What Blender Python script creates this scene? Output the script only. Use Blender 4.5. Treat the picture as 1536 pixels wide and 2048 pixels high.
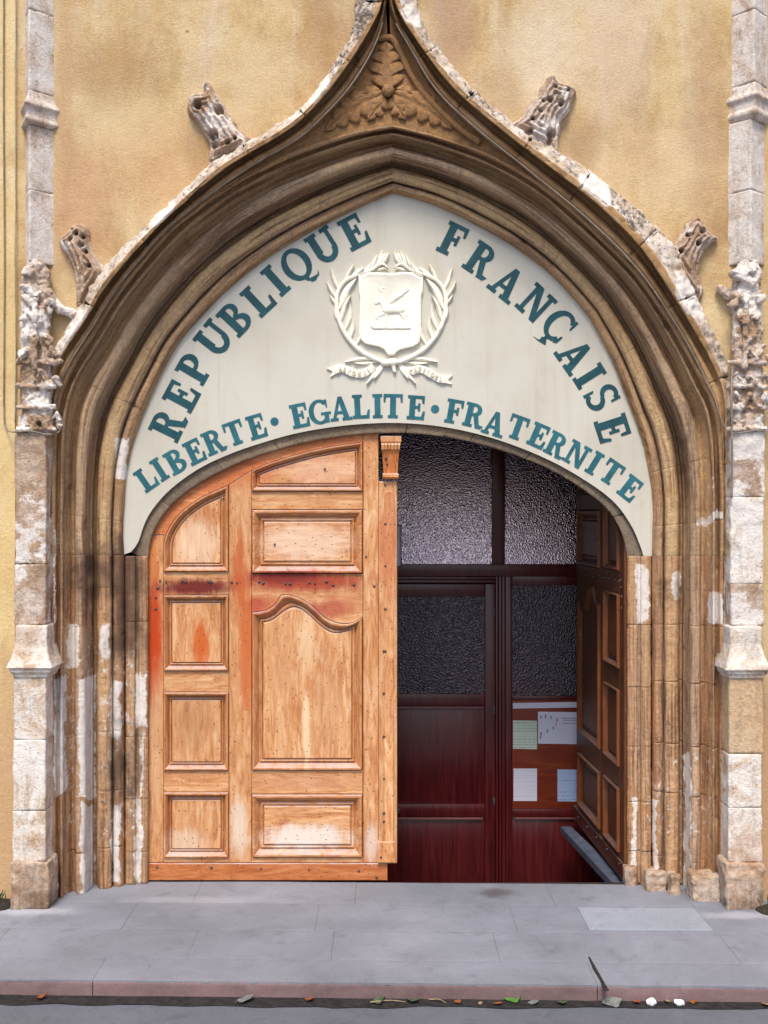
import bpy, bmesh, math, random
import numpy as np
random.seed(7)
for o in list(bpy.data.objects): bpy.data.objects.remove(o)
SC = bpy.context.scene
COL = SC.collection

# ------------------------------------------------------------------ camera, sky, sun, exposure
D, F, H = 7.3, 2430.0, 2.333          # camera distance to the wall plane, focal length (photo px), eye height
CX, CY = 768.0, 1024.0
cam = bpy.data.cameras.new('camera'); camo = bpy.data.objects.new('camera', cam); COL.objects.link(camo)
camo.location = (0, -D, H); camo.rotation_euler = (math.radians(90), 0, 0)
cam.sensor_fit = 'VERTICAL'; cam.sensor_height = 24.0; cam.lens = 24.0 * F / 2048.0
cam.clip_start = 0.05; cam.clip_end = 400
SC.camera = camo
SUN_EL, SUN_AZ = math.radians(57), math.radians(188)      # azimuth from +Y clockwise: behind the camera
w = bpy.data.worlds.new('World'); SC.world = w; w.use_nodes = True
wn = w.node_tree.nodes; wl = w.node_tree.links
sky = wn.new('ShaderNodeTexSky'); sky.sky_type = 'NISHITA'; sky.sun_disc = False
sky.sun_elevation = SUN_EL; sky.sun_rotation = SUN_AZ; sky.air_density = 1.0; sky.dust_density = 3.0
wl.new(sky.outputs[0], wn['Background'].inputs[0]); wn['Background'].inputs[1].default_value = 0.084
sl = bpy.data.lights.new('sun', 'SUN'); so = bpy.data.objects.new('sun', sl); COL.objects.link(so)
sl.energy = 1.5; sl.angle = math.radians(17); sl.color = (1.0, 0.915, 0.77)
_sd = (math.sin(SUN_AZ) * math.cos(SUN_EL), math.cos(SUN_AZ) * math.cos(SUN_EL), math.sin(SUN_EL))
from mathutils import Vector, Matrix
so.rotation_euler = Vector(_sd).to_track_quat('Z', 'Y').to_euler(); so.location = (0, -12, 12)
SC.view_settings.view_transform = 'Standard'; SC.view_settings.look = 'None'
SC.view_settings.exposure = 1.22; SC.view_settings.gamma = 1.0; SC.view_settings.use_curve_mapping = False

# ------------------------------------------------------------------ helpers: points, noise
def P(px, py, Y=0.0):
    d = D + Y
    return ((px - CX) * d / F, Y, H - (py - CY) * d / F)
def PX(px, Y=0.0): return (px - CX) * (D + Y) / F
def PZ(py, Y=0.0): return H - (py - CY) * (D + Y) / F
def G(px, py, z=0.0):
    d = F * (H - z) / (py - CY)
    return ((px - CX) * d / F, d - D, z)

def _hash(ix, iy, iz):
    n = (ix * 374761393 + iy * 668265263 + iz * 2147483647 + 974634) & 0xffffffff
    n = ((n ^ (n >> 13)) * 1274126177) & 0xffffffff
    n = (n ^ (n >> 16)) & 0xffff
    return n.astype(np.float64) / 32767.5 - 1.0
def vnoise(p):
    i = np.floor(p).astype(np.int64); f = p - i; f = f * f * (3 - 2 * f)
    r = 0
    for a in (0, 1):
        wa = f[:, 0] if a else 1 - f[:, 0]
        for b in (0, 1):
            wb = f[:, 1] if b else 1 - f[:, 1]
            for c in (0, 1):
                wc = f[:, 2] if c else 1 - f[:, 2]
                r = r + wa * wb * wc * _hash(i[:, 0] + a, i[:, 1] + b, i[:, 2] + c)
    return r
def fbm(p, scale, octv=4, gain=0.5):
    p = np.asarray(p, float) * scale; a = 1.0; r = 0; t = 0
    for k in range(octv):
        r = r + a * vnoise(p + 17.3 * k); t += a; a *= gain; p = p * 2.03
    return r / t

def cr(pts, n):
    """Catmull-Rom through pts, resampled to n points of equal arc length"""
    p = np.array(pts, float); m = len(p)
    q = np.vstack([2 * p[0] - p[1], p, 2 * p[-1] - p[-2]]); out = []
    for i in range(m - 1):
        a, b, c, d = q[i], q[i + 1], q[i + 2], q[i + 3]
        for t in np.linspace(0, 1, 24, endpoint=False):
            out.append(.5 * ((2 * b) + (-a + c) * t + (2 * a - 5 * b + 4 * c - d) * t * t + (-a + 3 * b - 3 * c + d) * t ** 3))
    out.append(p[-1]); out = np.array(out)
    s = np.r_[0, np.cumsum(np.linalg.norm(np.diff(out, axis=0), axis=1))]
    u = np.linspace(0, s[-1], n)
    return np.column_stack([np.interp(u, s, out[:, k]) for k in range(out.shape[1])])

# ------------------------------------------------------------------ helpers: objects
def tag(o, label=None, cat=None, group=None, kind=None):
    if label: o['label'] = label
    if cat: o['category'] = cat
    if group: o['group'] = group
    if kind: o['kind'] = kind
    return o
def thing(name, loc, label, cat, group=None, rot=None):
    o = bpy.data.objects.new(name, None); COL.objects.link(o); o.location = loc; o.empty_display_size = .1
    if rot: o.rotation_euler = rot
    return tag(o, label, cat, group)
def wloc(o):
    v = Vector((0, 0, 0))
    while o is not None: v = v + Vector(o.location); o = o.parent
    return v
def link(name, me, mat, parent=None, label=None):
    o = bpy.data.objects.new(name, me); COL.objects.link(o)
    if mat is not None and not me.materials: me.materials.append(mat)
    if parent is not None: o.parent = parent
    if label: o['label'] = label
    return o
def mesh(name, v, f, smooth=None, attrs=None):
    me = bpy.data.meshes.new(name)
    v = np.asarray(v, float)
    me.from_pydata(v.tolist(), [], [list(map(int, x)) for x in f])
    if smooth is not None:
        me.polygons.foreach_set('use_smooth', [True] * len(me.polygons))
        if smooth < 180: me.set_sharp_from_angle(angle=math.radians(smooth))
    for k, a in (attrs or {}).items():
        at = me.attributes.new(k, 'FLOAT', 'POINT'); at.data.foreach_set('value', np.asarray(a, np.float32))
    me.update(); return me
def obj(name, v, f, mat, parent=None, smooth=None, attrs=None, local=False, label=None):
    v = np.asarray(v, float)
    if parent is not None and not local: v = v - np.array(wloc(parent))
    return link(name, mesh(name, v, f, smooth, attrs), mat, parent, label)

class MB:
    """collects simple solids into one mesh"""
    def __init__(s): s.v = []; s.f = []
    def add(s, v, f):
        n = len(s.v); s.v += [tuple(map(float, q)) for q in v]; s.f += [[i + n for i in q] for q in f]; return s
    def box(s, a, b, bev=0.0):
        (x0, y0, z0), (x1, y1, z1) = a, b
        if bev <= 0:
            v = [(x, y, z) for x in (x0, x1) for y in (y0, y1) for z in (z0, z1)]
            f = [(0, 1, 3, 2), (4, 6, 7, 5), (0, 4, 5, 1), (2, 3, 7, 6), (0, 2, 6, 4), (1, 5, 7, 3)]
            return s.add(v, f)
        bm = bmesh.new(); bmesh.ops.create_cube(bm, size=1)
        for q in bm.verts: q.co = ((x0 + x1) / 2 + q.co.x * (x1 - x0), (y0 + y1) / 2 + q.co.y * (y1 - y0), (z0 + z1) / 2 + q.co.z * (z1 - z0))
        bmesh.ops.bevel(bm, geom=bm.edges[:], offset=bev, segments=2, affect='EDGES', profile=.5)
        bm.verts.index_update(); s.add([q.co[:] for q in bm.verts], [[q.index for q in p.verts] for p in bm.faces]); bm.free(); return s
    def rings(s, rs, cap=True, capback=False):
        """rs: list of equally long closed loops of 3d points"""
        n = len(rs[0]); base = len(s.v)
        for r in rs: s.v += [tuple(map(float, q)) for q in r]
        for k in range(len(rs) - 1):
            for i in range(n):
                j = (i + 1) % n
                s.f.append([base + k * n + i, base + k * n + j, base + (k + 1) * n + j, base + (k + 1) * n + i])
        if cap: s.f.append([base + (len(rs) - 1) * n + i for i in range(n)])
        if capback: s.f.append([base + i for i in reversed(range(n))])
        return s
    def tube(s, pts, rad, n=8, caps=True):
        pts = np.array(pts, float); m = len(pts); rad = np.broadcast_to(np.array(rad, float), (m,))
        t = np.gradient(pts, axis=0); t /= np.linalg.norm(t, axis=1)[:, None] + 1e-9
        ref = np.array([0, 1.0, 0]) if abs(t[:, 1]).mean() < .8 else np.array([1.0, 0, 0])
        rs = []
        for i in range(m):
            a = np.cross(t[i], ref); a /= np.linalg.norm(a) + 1e-9; b = np.cross(t[i], a)
            rs.append([pts[i] + rad[i] * (math.cos(q) * a + math.sin(q) * b) for q in np.linspace(0, 2 * math.pi, n, endpoint=False)])
        return s.rings(rs, caps, caps)
    def obj(s, name, mat, parent=None, smooth=None, local=False, label=None, fix=True):
        o = obj(name, s.v, s.f, mat, parent, None, None, local, label)
        if fix:
            bm = bmesh.new(); bm.from_mesh(o.data); bmesh.ops.recalc_face_normals(bm, faces=bm.faces[:]); bm.to_mesh(o.data); bm.free()
        if smooth:
            o.data.polygons.foreach_set('use_smooth', [True] * len(o.data.polygons))
            if smooth < 180: o.data.set_sharp_from_angle(angle=math.radians(smooth))
        return o

def surface_nets(f, org, h):
    nx, ny, nz = f.shape; s = f < 0
    cs = [(a, b, c) for a in (0, 1) for b in (0, 1) for c in (0, 1)]
    def sub(A, o): return A[o[0]:nx - 1 + o[0], o[1]:ny - 1 + o[1], o[2]:nz - 1 + o[2]]
    cnt = sum(sub(s, o).astype(np.int8) for o in cs); act = (cnt > 0) & (cnt < 8)
    ids = -np.ones(act.shape, np.int64); idx = np.argwhere(act); ids[act] = np.arange(len(idx))
    fc = {o: f[idx[:, 0] + o[0], idx[:, 1] + o[1], idx[:, 2] + o[2]] for o in cs}
    acc = np.zeros((len(idx), 3)); num = np.zeros(len(idx))
    for a in cs:
        for k in range(3):
            if a[k]: continue
            b = list(a); b[k] = 1; b = tuple(b); fa, fb = fc[a], fc[b]; m = (fa < 0) != (fb < 0)
            t = np.where(m, fa / np.where(m, fa - fb, 1), 0); p = np.tile(np.array(a, float), (len(idx), 1)); p[:, k] += t
            acc[m] += p[m]; num[m] += 1
    v = (idx + acc / num[:, None]) * h + np.array(org); faces = []
    for k in range(3):
        lo = [slice(1, -1)] * 3; hi = [slice(1, -1)] * 3; lo[k] = slice(0, -1); hi[k] = slice(1, None)
        A, B = s[tuple(lo)], s[tuple(hi)]; e = np.argwhere(A != B)
        if not len(e): continue
        inside = A[tuple(e.T)]; e = e + 1; e[:, k] -= 1
        i, j = (k + 1) % 3, (k + 2) % 3; di = np.zeros(3, int); di[i] = 1; dj = np.zeros(3, int); dj[j] = 1
        q = np.column_stack([ids[tuple((e - d).T)] for d in (di + dj, dj, 0 * di, di)])
        q[~inside] = q[~inside][:, ::-1]; faces.append(q)
    return v, np.vstack(faces)
def sculpt(name, lo, hi, h, sdf, mat, parent, amp=.006, fscale=14, attrs=None, label=None, octv=4, ridge=0.0):
    lo = np.array(lo) - 4 * h; hi = np.array(hi) + 4 * h
    n = np.maximum(((hi - lo) / h).astype(int) + 1, 4)
    g = np.stack(np.meshgrid(*[lo[k] + h * np.arange(n[k]) for k in range(3)], indexing='ij'), -1).reshape(-1, 3)
    d = sdf(g)
    near = np.abs(d) < amp * 2.5 + 3 * h
    d = d.astype(float); d[near] += amp * fbm(g[near], fscale, octv, .62) + ridge * (np.abs(fbm(g[near] + 31.7, fscale * 1.7, 3, .6)) * 2.2 - .5)
    f = d.reshape(n); f[0] = f[-1] = 1; f[:, 0] = f[:, -1] = 1; f[:, :, 0] = f[:, :, -1] = 1
    v, q = surface_nets(f, lo, h)
    at = {k: fn(v) for k, fn in (attrs or {}).items()}
    return obj(name, v, q, mat, parent, 180, at, label=label)
def sd_capsule(p, a, b, ra, rb, sy=1.0):
    a = np.array(a, float); b = np.array(b, float); q = p.copy(); a = a.copy(); b = b.copy()
    q[:, 1] /= sy; a[1] /= sy; b[1] /= sy
    ab = b - a; t = np.clip(((q - a) @ ab) / (ab @ ab + 1e-12), 0, 1)
    return np.linalg.norm(q - a - t[:, None] * ab, axis=1) - (ra + (rb - ra) * t)
def sd_box(p, lo, hi, r=0.0):
    c = (np.array(lo) + np.array(hi)) / 2; e = (np.array(hi) - np.array(lo)) / 2 - r
    q = np.abs(p - c) - e
    return np.linalg.norm(np.maximum(q, 0), axis=1) + np.minimum(q.max(1), 0) - r
def smin(a, b, k=.01):
    h = np.clip(.5 + .5 * (b - a) / k, 0, 1); return b * (1 - h) + a * h - k * h * (1 - h)
PXM = D / F      # metres per photo pixel on the wall plane

# ------------------------------------------------------------------ materials
class Mat:
    def __init__(s, name, rough=.85):
        s.m = bpy.data.materials.new(name); s.m.use_nodes = True; s.nt = s.m.node_tree; s.n = s.nt.nodes; s.b = s.n['Principled BSDF']
        s.b.inputs['Roughness'].default_value = rough; s._pos = None
        s.b.inputs['Specular IOR Level'].default_value = .3
    def node(s, t, **k):
        n = s.n.new(t)
        for a, b in k.items(): setattr(n, a, b)
        return n
    def L(s, a, b): s.nt.links.new(a, b)
    def setin(s, sock, v):
        if isinstance(v, bpy.types.NodeSocket): s.L(v, sock)
        elif isinstance(v, (tuple, list)) and sock.type == 'RGBA': sock.default_value = (*v[:3], 1)
        else: sock.default_value = v
    def pos(s, kind='world'):
        if kind == 'world': return s.node('ShaderNodeNewGeometry').outputs['Position']
        return s.node('ShaderNodeTexCoord').outputs['Object']
    def scale(s, vec, sc):
        n = s.node('ShaderNodeVectorMath', operation='MULTIPLY'); s.L(vec, n.inputs[0]); n.inputs[1].default_value = sc; return n.outputs[0]
    def noise(s, vec, scale, det=6, rough=.6, dist=0.0):
        n = s.node('ShaderNodeTexNoise'); s.L(vec, n.inputs['Vector']); n.inputs['Scale'].default_value = scale
        n.inputs['Detail'].default_value = det; n.inputs['Roughness'].default_value = rough; n.inputs['Distortion'].default_value = dist
        return n.outputs['Fac']
    def voro(s, vec, scale, feat='F1'):
        n = s.node('ShaderNodeTexVoronoi', feature=feat); s.L(vec, n.inputs['Vector']); n.inputs['Scale'].default_value = scale; return n.outputs['Distance']
    def ramp(s, fac, stops):
        n = s.node('ShaderNodeValToRGB'); s.L(fac, n.inputs[0]); e = n.color_ramp.elements
        while len(e) < len(stops): e.new(.5)
        for q, (p, c) in zip(e, stops): q.position = p; q.color = (*c, 1) if isinstance(c, (tuple, list)) else (c, c, c, 1)
        return n.outputs[0]
    def mr(s, v, a, b, c=0.0, d=1.0):
        n = s.node('ShaderNodeMapRange', interpolation_type='SMOOTHSTEP'); s.setin(n.inputs[0], v)
        for i, q in enumerate((a, b, c, d)): n.inputs[1 + i].default_value = q
        return n.outputs[0]
    def math(s, op, a, b=0.0):
        n = s.node('ShaderNodeMath', operation=op); s.setin(n.inputs[0], a); s.setin(n.inputs[1], b); return n.outputs[0]
    def mix(s, fac, a, b, blend='MIX'):
        n = s.node('ShaderNodeMix', data_type='RGBA', blend_type=blend); s.setin(n.inputs[0], fac); s.setin(n.inputs[6], a); s.setin(n.inputs[7], b); return n.outputs[2]
    def attr(s, name): return s.node('ShaderNodeAttribute', attribute_name=name).outputs['Fac']
    def xyz(s, vec):
        n = s.node('ShaderNodeSeparateXYZ'); s.L(vec, n.inputs[0]); return n.outputs
    def blot(s, vec, c, r, wob, edge=(.75, 1.15)):
        """soft irregular patch: 1 inside the ellipsoid c, r"""
        n = s.node('ShaderNodeVectorMath', operation='SUBTRACT'); s.L(vec, n.inputs[0]); n.inputs[1].default_value = c
        m = s.node('ShaderNodeVectorMath', operation='DIVIDE'); s.L(n.outputs[0], m.inputs[0]); m.inputs[1].default_value = r
        l = s.node('ShaderNodeVectorMath', operation='LENGTH'); s.L(m.outputs[0], l.inputs[0])
        d = s.math('ADD', l.outputs['Value'], wob)
        return s.mr(d, edge[0], edge[1], 1.0, 0.0)
    def bump(s, h, strength=.4, dist=.01):
        n = s.node('ShaderNodeBump'); s.L(h, n.inputs['Height']); n.inputs['Strength'].default_value = strength; n.inputs['Distance'].default_value = dist
        s.L(n.outputs[0], s.b.inputs['Normal'])
    def done(s, col=None):
        if col is not None: s.setin(s.b.inputs['Base Color'], col)
        return s.m

def plaster(name, a, b, c, pale, low):
    m = Mat(name, .92); p = m.pos(); z = m.xyz(p)[2]
    n1 = m.noise(m.scale(p, (1, 1, .8)), 2.1, 10, .72, .7); col = m.ramp(n1, [(.34, a), (.50, b), (.66, c)])
    st = m.noise(m.scale(p, (2.4, 2.4, .42)), 1.5, 9, .72, .4)
    up = m.mr(z, 3.4, 5.4)
    col = m.mix(m.math('MULTIPLY', m.mr(st, .44, .72), m.math('ADD', m.math('MULTIPLY', up, .50), .18)), col, pale)
    rd = m.noise(p, 1.2, 8, .68, .5); col = m.mix(m.mr(rd, .48, .70, 0, .42), col, (.47, .26, .13))
    dk = m.noise(m.scale(p, (1.6, 1.6, .7)), 1.7, 9, .7, .3); col = m.mix(m.mr(dk, .52, .70, 0, .55), col, (.30, .175, .075)); d2 = m.noise(p, 5.5, 9, .78, .6); col = m.mix(m.mr(d2, .53, .68, 0, .38), col, (.33, .19, .09)); col = m.mix(m.mr(d2, .34, .47, .35, 0), col, (.66, .53, .34))
    wob = m.math('MULTIPLY', m.math('SUBTRACT', m.noise(m.scale(p, (1, 1, .5)), 3.2, 8, .72), .5), 2.2)
    for (px, py, rx, ry, cc, ss) in ((905, 40, 60, 130, (.34, .20, .15), .6), (640, 60, 40, 110, (.36, .20, .08), .6), (330, 330, 170, 90, (.52, .29, .15), .5), (230, 150, 120, 70, (.34, .20, .085), .55), (1080, 110, 90, 140, (.66, .56, .44), .6), (1240, 80, 70, 160, (.60, .47, .38), .5),
                                     (1330, 330, 100, 90, (.64, .47, .30), .5), (160, 420, 60, 120, (.48, .26, .15), .55), (1010, 190, 40, 70, (.38, .23, .10), .5), (1160, 290, 40, 60, (.33, .20, .11), .6), (400, 300, 30, 60, (.36, .22, .10), .55), (520, 140, 110, 60, (.62, .48, .30), .5), (460, 240, 60, 40, (.66, .50, .31), .5), (1410, 200, 40, 260, (.42, .28, .17), .5), (130, 200, 26, 240, (.44, .27, .16), .5), (250, 260, 90, 60, (.62, .47, .27), .5)):  # dark blot right of the upper right crocket: its shading, painted on
        col = m.mix(m.math('MULTIPLY', m.blot(p, P(px, py, 0), (rx * PXM, .4, ry * PXM), wob, (.3, 1.5)), ss), col, cc)
    lo = m.math('ADD', z, m.math('MULTIPLY', m.noise(p, 2.2, 4), .5))
    col = m.mix(m.mr(lo, 1.2, 2.0, .8, 0), col, low)
    g = m.noise(p, 60, 8, .85); col = m.mix(.36, col, m.ramp(g, [(.32, (.22, .22, .22)), (.5, (.5, .5, .5)), (.68, (.78, .78, .78))]), 'OVERLAY')
    pit = m.voro(p, 7); k = m.noise(p, 3, 2); pitm = m.math('MULTIPLY', m.mr(pit, .03, .075, 1, 0), m.mr(k, .58, .62)); col = m.mix(m.math('MULTIPLY', pitm, .75), col, (.10, .07, .05))
    h = m.math('ADD', m.noise(p, 10, 9, .75), m.math('MULTIPLY', m.noise(p, 80, 4), .5)); h = m.math('SUBTRACT', h, m.math('MULTIPLY', pitm, .6))
    m.bump(h, .5, .014); return m.done(col)
M = {}
M['plaster'] = plaster('ochre_plaster', (.41, .265, .12), (.54, .39, .20), (.63, .49, .285), (.63, .55, .45), (.42, .25, .14))
M['cream'] = plaster('cream_plaster', (.60, .44, .20), (.66, .50, .25), (.70, .56, .33), (.70, .58, .40), (.48, .30, .17))

def stone(name, ramp, white=(.80, .75, .72), bscale=1.0, rough=.9, obj_tint=True, pits=.0, streak=None, mott=.5):
    m = Mat(name, rough); p = m.pos()
    n1 = m.noise(p, 4.2, 10, .74, .9); col = m.ramp(n1, ramp)
    if streak:
        cv = m.node('ShaderNodeCombineXYZ'); m.L(m.math('MULTIPLY', m.attr('su'), 11.0), cv.inputs[0]); m.L(m.math('MULTIPLY', m.attr('st'), .8), cv.inputs[1]); m.L(m.attr('sd'), cv.inputs[2])
        sk = m.noise(cv.outputs[0], 1.7, 9, .72, .2); wb = m.noise(p, 2.6, 6, .7)
        # weathering differs from moulding to moulding: ochre on the broad faces, grey bloom on the proud rolls
        bu = m.math('ADD', m.attr('su'), m.math('MULTIPLY', m.math('SUBTRACT', wb, .5), .16))
        bc = m.ramp(bu, [(.05, tuple(streak[1])), (.17, (.38, .265, .19)), (.22, tuple(streak[2])), (.34, tuple(streak[2])), (.42, (.37, .235, .145)), (.55, (.47, .335, .235)), (.66, (.52, .395, .30)), (.74, tuple(streak[1])), (.80, tuple(streak[2])), (.87, (.42, .265, .15)), (.95, tuple(streak[1]))])
        col = m.mix(.68, col, bc)
        col = m.mix(m.mr(sk, .50, .40, 0, .85), col, streak[3]); col = m.mix(m.mr(sk, .52, .61, 0, .75), col, streak[2]); col = m.mix(m.mr(m.noise(cv.outputs[0], 3.1, 7, .7), .54, .70, 0, .55), col, (.33, .26, .235))
    n2 = m.noise(m.scale(p, (9, 9, 1.6)), 1.5, 8, .72); col = m.mix(m.mr(n2, .50, .70, 0, .5), col, (.25, .185, .15))
    n3 = m.noise(p, 1.5, 7, .65); col = m.mix(m.mr(n3, .52, .70, 0, mott), col, (.42, .20, .075))
    bl = m.noise(p, 8, 9, .78, .4); col = m.mix(m.mr(bl, .55, .70, 0, .65), col, (.10, .068, .05))
    fine = m.noise(p, 48, 6, .8); col = m.mix(.62, col, m.ramp(fine, [(.3, (.2, .2, .2)), (.5, (.5, .5, .5)), (.7, (.80, .80, .80))]), 'OVERLAY')
    if obj_tint:
        oi = m.node('ShaderNodeObjectInfo'); col = m.mix(m.mr(oi.outputs['Random'], 0, 1, 0, .25), col, (.50, .34, .20))
    en = m.noise(p, 22, 8, .8)
    wv = m.math('ADD', m.attr('white'), m.math('MULTIPLY', m.math('SUBTRACT', en, .5), 1.7))
    wc = m.mix(m.mr(m.noise(p, 13, 9, .82), .47, .68, 0, .75), white, (.50, .38, .31))
    col = m.mix(m.mr(wv, .40, .60, 0, .96), col, wc)
    gv = m.math('ADD', m.attr('grime'), m.math('MULTIPLY', m.math('SUBTRACT', m.noise(m.scale(p, (6.5, 6.5, .28)), 7, 9, .74), .5), 1.5))
    col = m.mix(m.mr(gv, .22, 1.25, 0, .86), col, (.10, .056, .038))
    if pits:
        vd = m.voro(p, 38); pm = m.math('MULTIPLY', m.mr(vd, .10, .24, 1, 0), m.mr(m.noise(p, 6, 5), .48, .60)); col = m.mix(m.math('MULTIPLY', pm, pits), col, (.15, .09, .06))
    h = m.math('ADD', m.noise(p, 26, 9, .8), m.math('MULTIPLY', m.noise(p, 95, 4), .5)); m.bump(h, .9 * bscale, .014)
    return m.done(col)
M['stone'] = stone('brown_sandstone', [(.28, (.15, .09, .05)), (.42, (.35, .20, .10)), (.56, (.46, .29, .15)), (.72, (.52, .38, .24))], streak=(0, (.50, .28, .13), (.64, .44, .235), (.17, .083, .040)))
M['jambstone'] = stone('jamb_sandstone', [(.28, (.15, .08, .05)), (.44, (.37, .185, .09)), (.58, (.48, .27, .14)), (.75, (.58, .42, .30))], streak=(0, (.46, .205, .088), (.61, .37, .195), (.17, .068, .032)))
M['ribstone'] = stone('grey_arch_stone', [(.3, (.095, .075, .06)), (.5, (.165, .13, .10)), (.7, (.25, .20, .15))], mott=.2)
M['lime'] = stone('pale_limestone', [(.30, (.40, .25, .15)), (.42, (.60, .46, .35)), (.52, (.78, .71, .65)), (.66, (.86, .83, .80))], obj_tint=False, pits=.8, mott=.42)
M['limegrey'] = stone('grey_pink_limestone', [(.29, (.34, .21, .14)), (.40, (.58, .47, .40)), (.51, (.73, .66, .62)), (.66, (.81, .78, .76))], obj_tint=False, pits=.7, mott=.35)
M['greylime'] = stone('weathered_limestone', [(.30, (.20, .12, .07)), (.44, (.40, .27, .19)), (.56, (.58, .48, .42)), (.68, (.74, .69, .66))], obj_tint=True, pits=.6)
M['tan'] = stone('tan_mortar_repair', [(.28, (.46, .28, .15)), (.5, (.60, .42, .26)), (.72, (.66, .50, .34))], obj_tint=False, mott=.2)
M['spandrel'] = stone('spandrel_stone', [(.28, (.24, .125, .055)), (.5, (.37, .20, .088)), (.75, (.44, .265, .12))], obj_tint=False)

def lichen():
    m = Mat('lichen_limestone', .92); p = m.pos()
    col = m.ramp(m.noise(p, 7, 7, .7), [(.3, (.30, .21, .14)), (.46, (.52, .42, .34)), (.58, (.66, .59, .53)), (.72, (.74, .70, .67))])
    br = m.attr('brown'); bc = m.ramp(m.noise(p, 4, 6, .7), [(.3, (.26, .145, .07)), (.52, (.44, .265, .13)), (.72, (.55, .385, .22))])
    bv = m.math('ADD', br, m.math('MULTIPLY', m.math('SUBTRACT', m.noise(p, 14, 5, .7), .5), .5)); bmask = m.mr(bv, .4, .6)
    sp = m.noise(p, 34, 5, .8); zone = m.noise(p, 3.0, 4, .6)
    k = m.math('ADD', sp, m.math('MULTIPLY', m.math('SUBTRACT', zone, .5), .55))
    col = m.mix(m.mr(k, .50, .64, 0, .85), col, (.07, .058, .055))
    col = m.mix(bmask, col, bc)
    wv = m.math('ADD', m.attr('white'), m.math('MULTIPLY', m.math('SUBTRACT', m.noise(p, 18, 5, .7), .5), 1.0))
    col = m.mix(m.mr(wv, .45, .85, 0, .85), col, (.78, .72, .68))
    m.bump(m.math('ADD', m.noise(p, 30, 8, .75), m.math('MULTIPLY', sp, .5)), .8, .012)
    return m.done(col)
M['lichen'] = lichen()

K = (D + .37) / F                       # metres per photo px on the door plane
DX0, DY0 = 297.0, 1766.0                # hinge foot of the closed leaf, in photo px
def lx(px): return (px - DX0) * K
def lz(py): return (DY0 - py) * K
def wood(name, axis, ramp, stains=(), dark=1.0, rough=.62):
    m = Mat(name, rough); p = m.pos('object')
    oi = m.node('ShaderNodeObjectInfo')
    off = m.node('ShaderNodeVectorMath', operation='ADD'); m.L(p, off.inputs[0])
    cmb = m.node('ShaderNodeCombineXYZ'); m.L(m.math('MULTIPLY', oi.outputs['Random'], 30.0), cmb.inputs[0]); m.L(m.math('MULTIPLY', oi.outputs['Random'], 17.0), cmb.inputs[2])
    m.L(cmb.outputs[0], off.inputs[1]); q = off.outputs[0]
    sc = (17, 17, 2.6) if axis == 'z' else (2.6, 17, 17)
    g = m.noise(m.scale(q, sc), 1.6, 8, .62, 1.2); col = m.ramp(g, ramp)
    g2 = m.noise(m.scale(q, tuple(v * 4 for v in sc)), 1.4, 6, .7); col = m.mix(.34, col, m.ramp(g2, [(.34, (.25, .25, .25)), (.5, (.5, .5, .5)), (.66, (.72, .72, .72))]), 'OVERLAY')
    bl = m.noise(m.scale(q, (1, 1, .6)), 4.2, 9, .75, .8); col = m.mix(m.mr(bl, .50, .70, 0, .6), col, (.42 * dark, .15 * dark, .055 * dark))
    bp = m.noise(q, 3.6, 8, .7, .6); col = m.mix(m.mr(bp, .56, .76, 0, .5), col, (.72 * dark, .53 * dark, .37 * dark))
    col = m.mix(m.mr(oi.outputs['Random'], 0, 1, 0, .16), col, (.40 * dark, .20 * dark, .09 * dark))
    col = m.mix(1.0, col, oi.outputs['Color'], 'MULTIPLY')
    if stains:
        wob = m.math('MULTIPLY', m.math('SUBTRACT', m.noise(m.scale(p, (1, 1, .35)), 15, 8, .78), .5), 2.0)
        for (cx, cy, rx, ry, c, s) in stains:
            bm_ = m.blot(p, (lx(cx), 0, lz(cy)), (rx * K, .3, ry * K), wob, (.45, 1.35)); col = m.mix(m.math('MULTIPLY', bm_, s), col, c)
    vo = m.voro(m.scale(p, (1, 1, .6) if axis == 'z' else (.6, 1, 1)), 46); kk = m.noise(p, 11, 3)
    pm = m.math('MULTIPLY', m.mr(vo, .08, .20, 1, 0), m.mr(kk, .40, .50)); col = m.mix(m.math('MULTIPLY', pm, .85), col, (.10, .045, .02))
    ge = m.node('ShaderNodeNewGeometry'); nz = m.xyz(ge.outputs['Normal'])[2]     # grey dust settled on ledges
    col = m.mix(m.math('MULTIPLY', m.mr(nz, .30, .75, 0, .72), m.mr(m.noise(p, 14, 6, .7), .30, .55)), col, (.47 * dark, .39 * dark, .385 * dark))
    h = m.math('SUBTRACT', m.math('ADD', g, m.math('MULTIPLY', g2, .6)), pm); m.bump(h, .5, .005)
    return m.done(col)
WR = [(.25, (.31, .105, .038)), (.40, (.50, .215, .085)), (.54, (.62, .325, .15)), (.71, (.735, .475, .29))]
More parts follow.
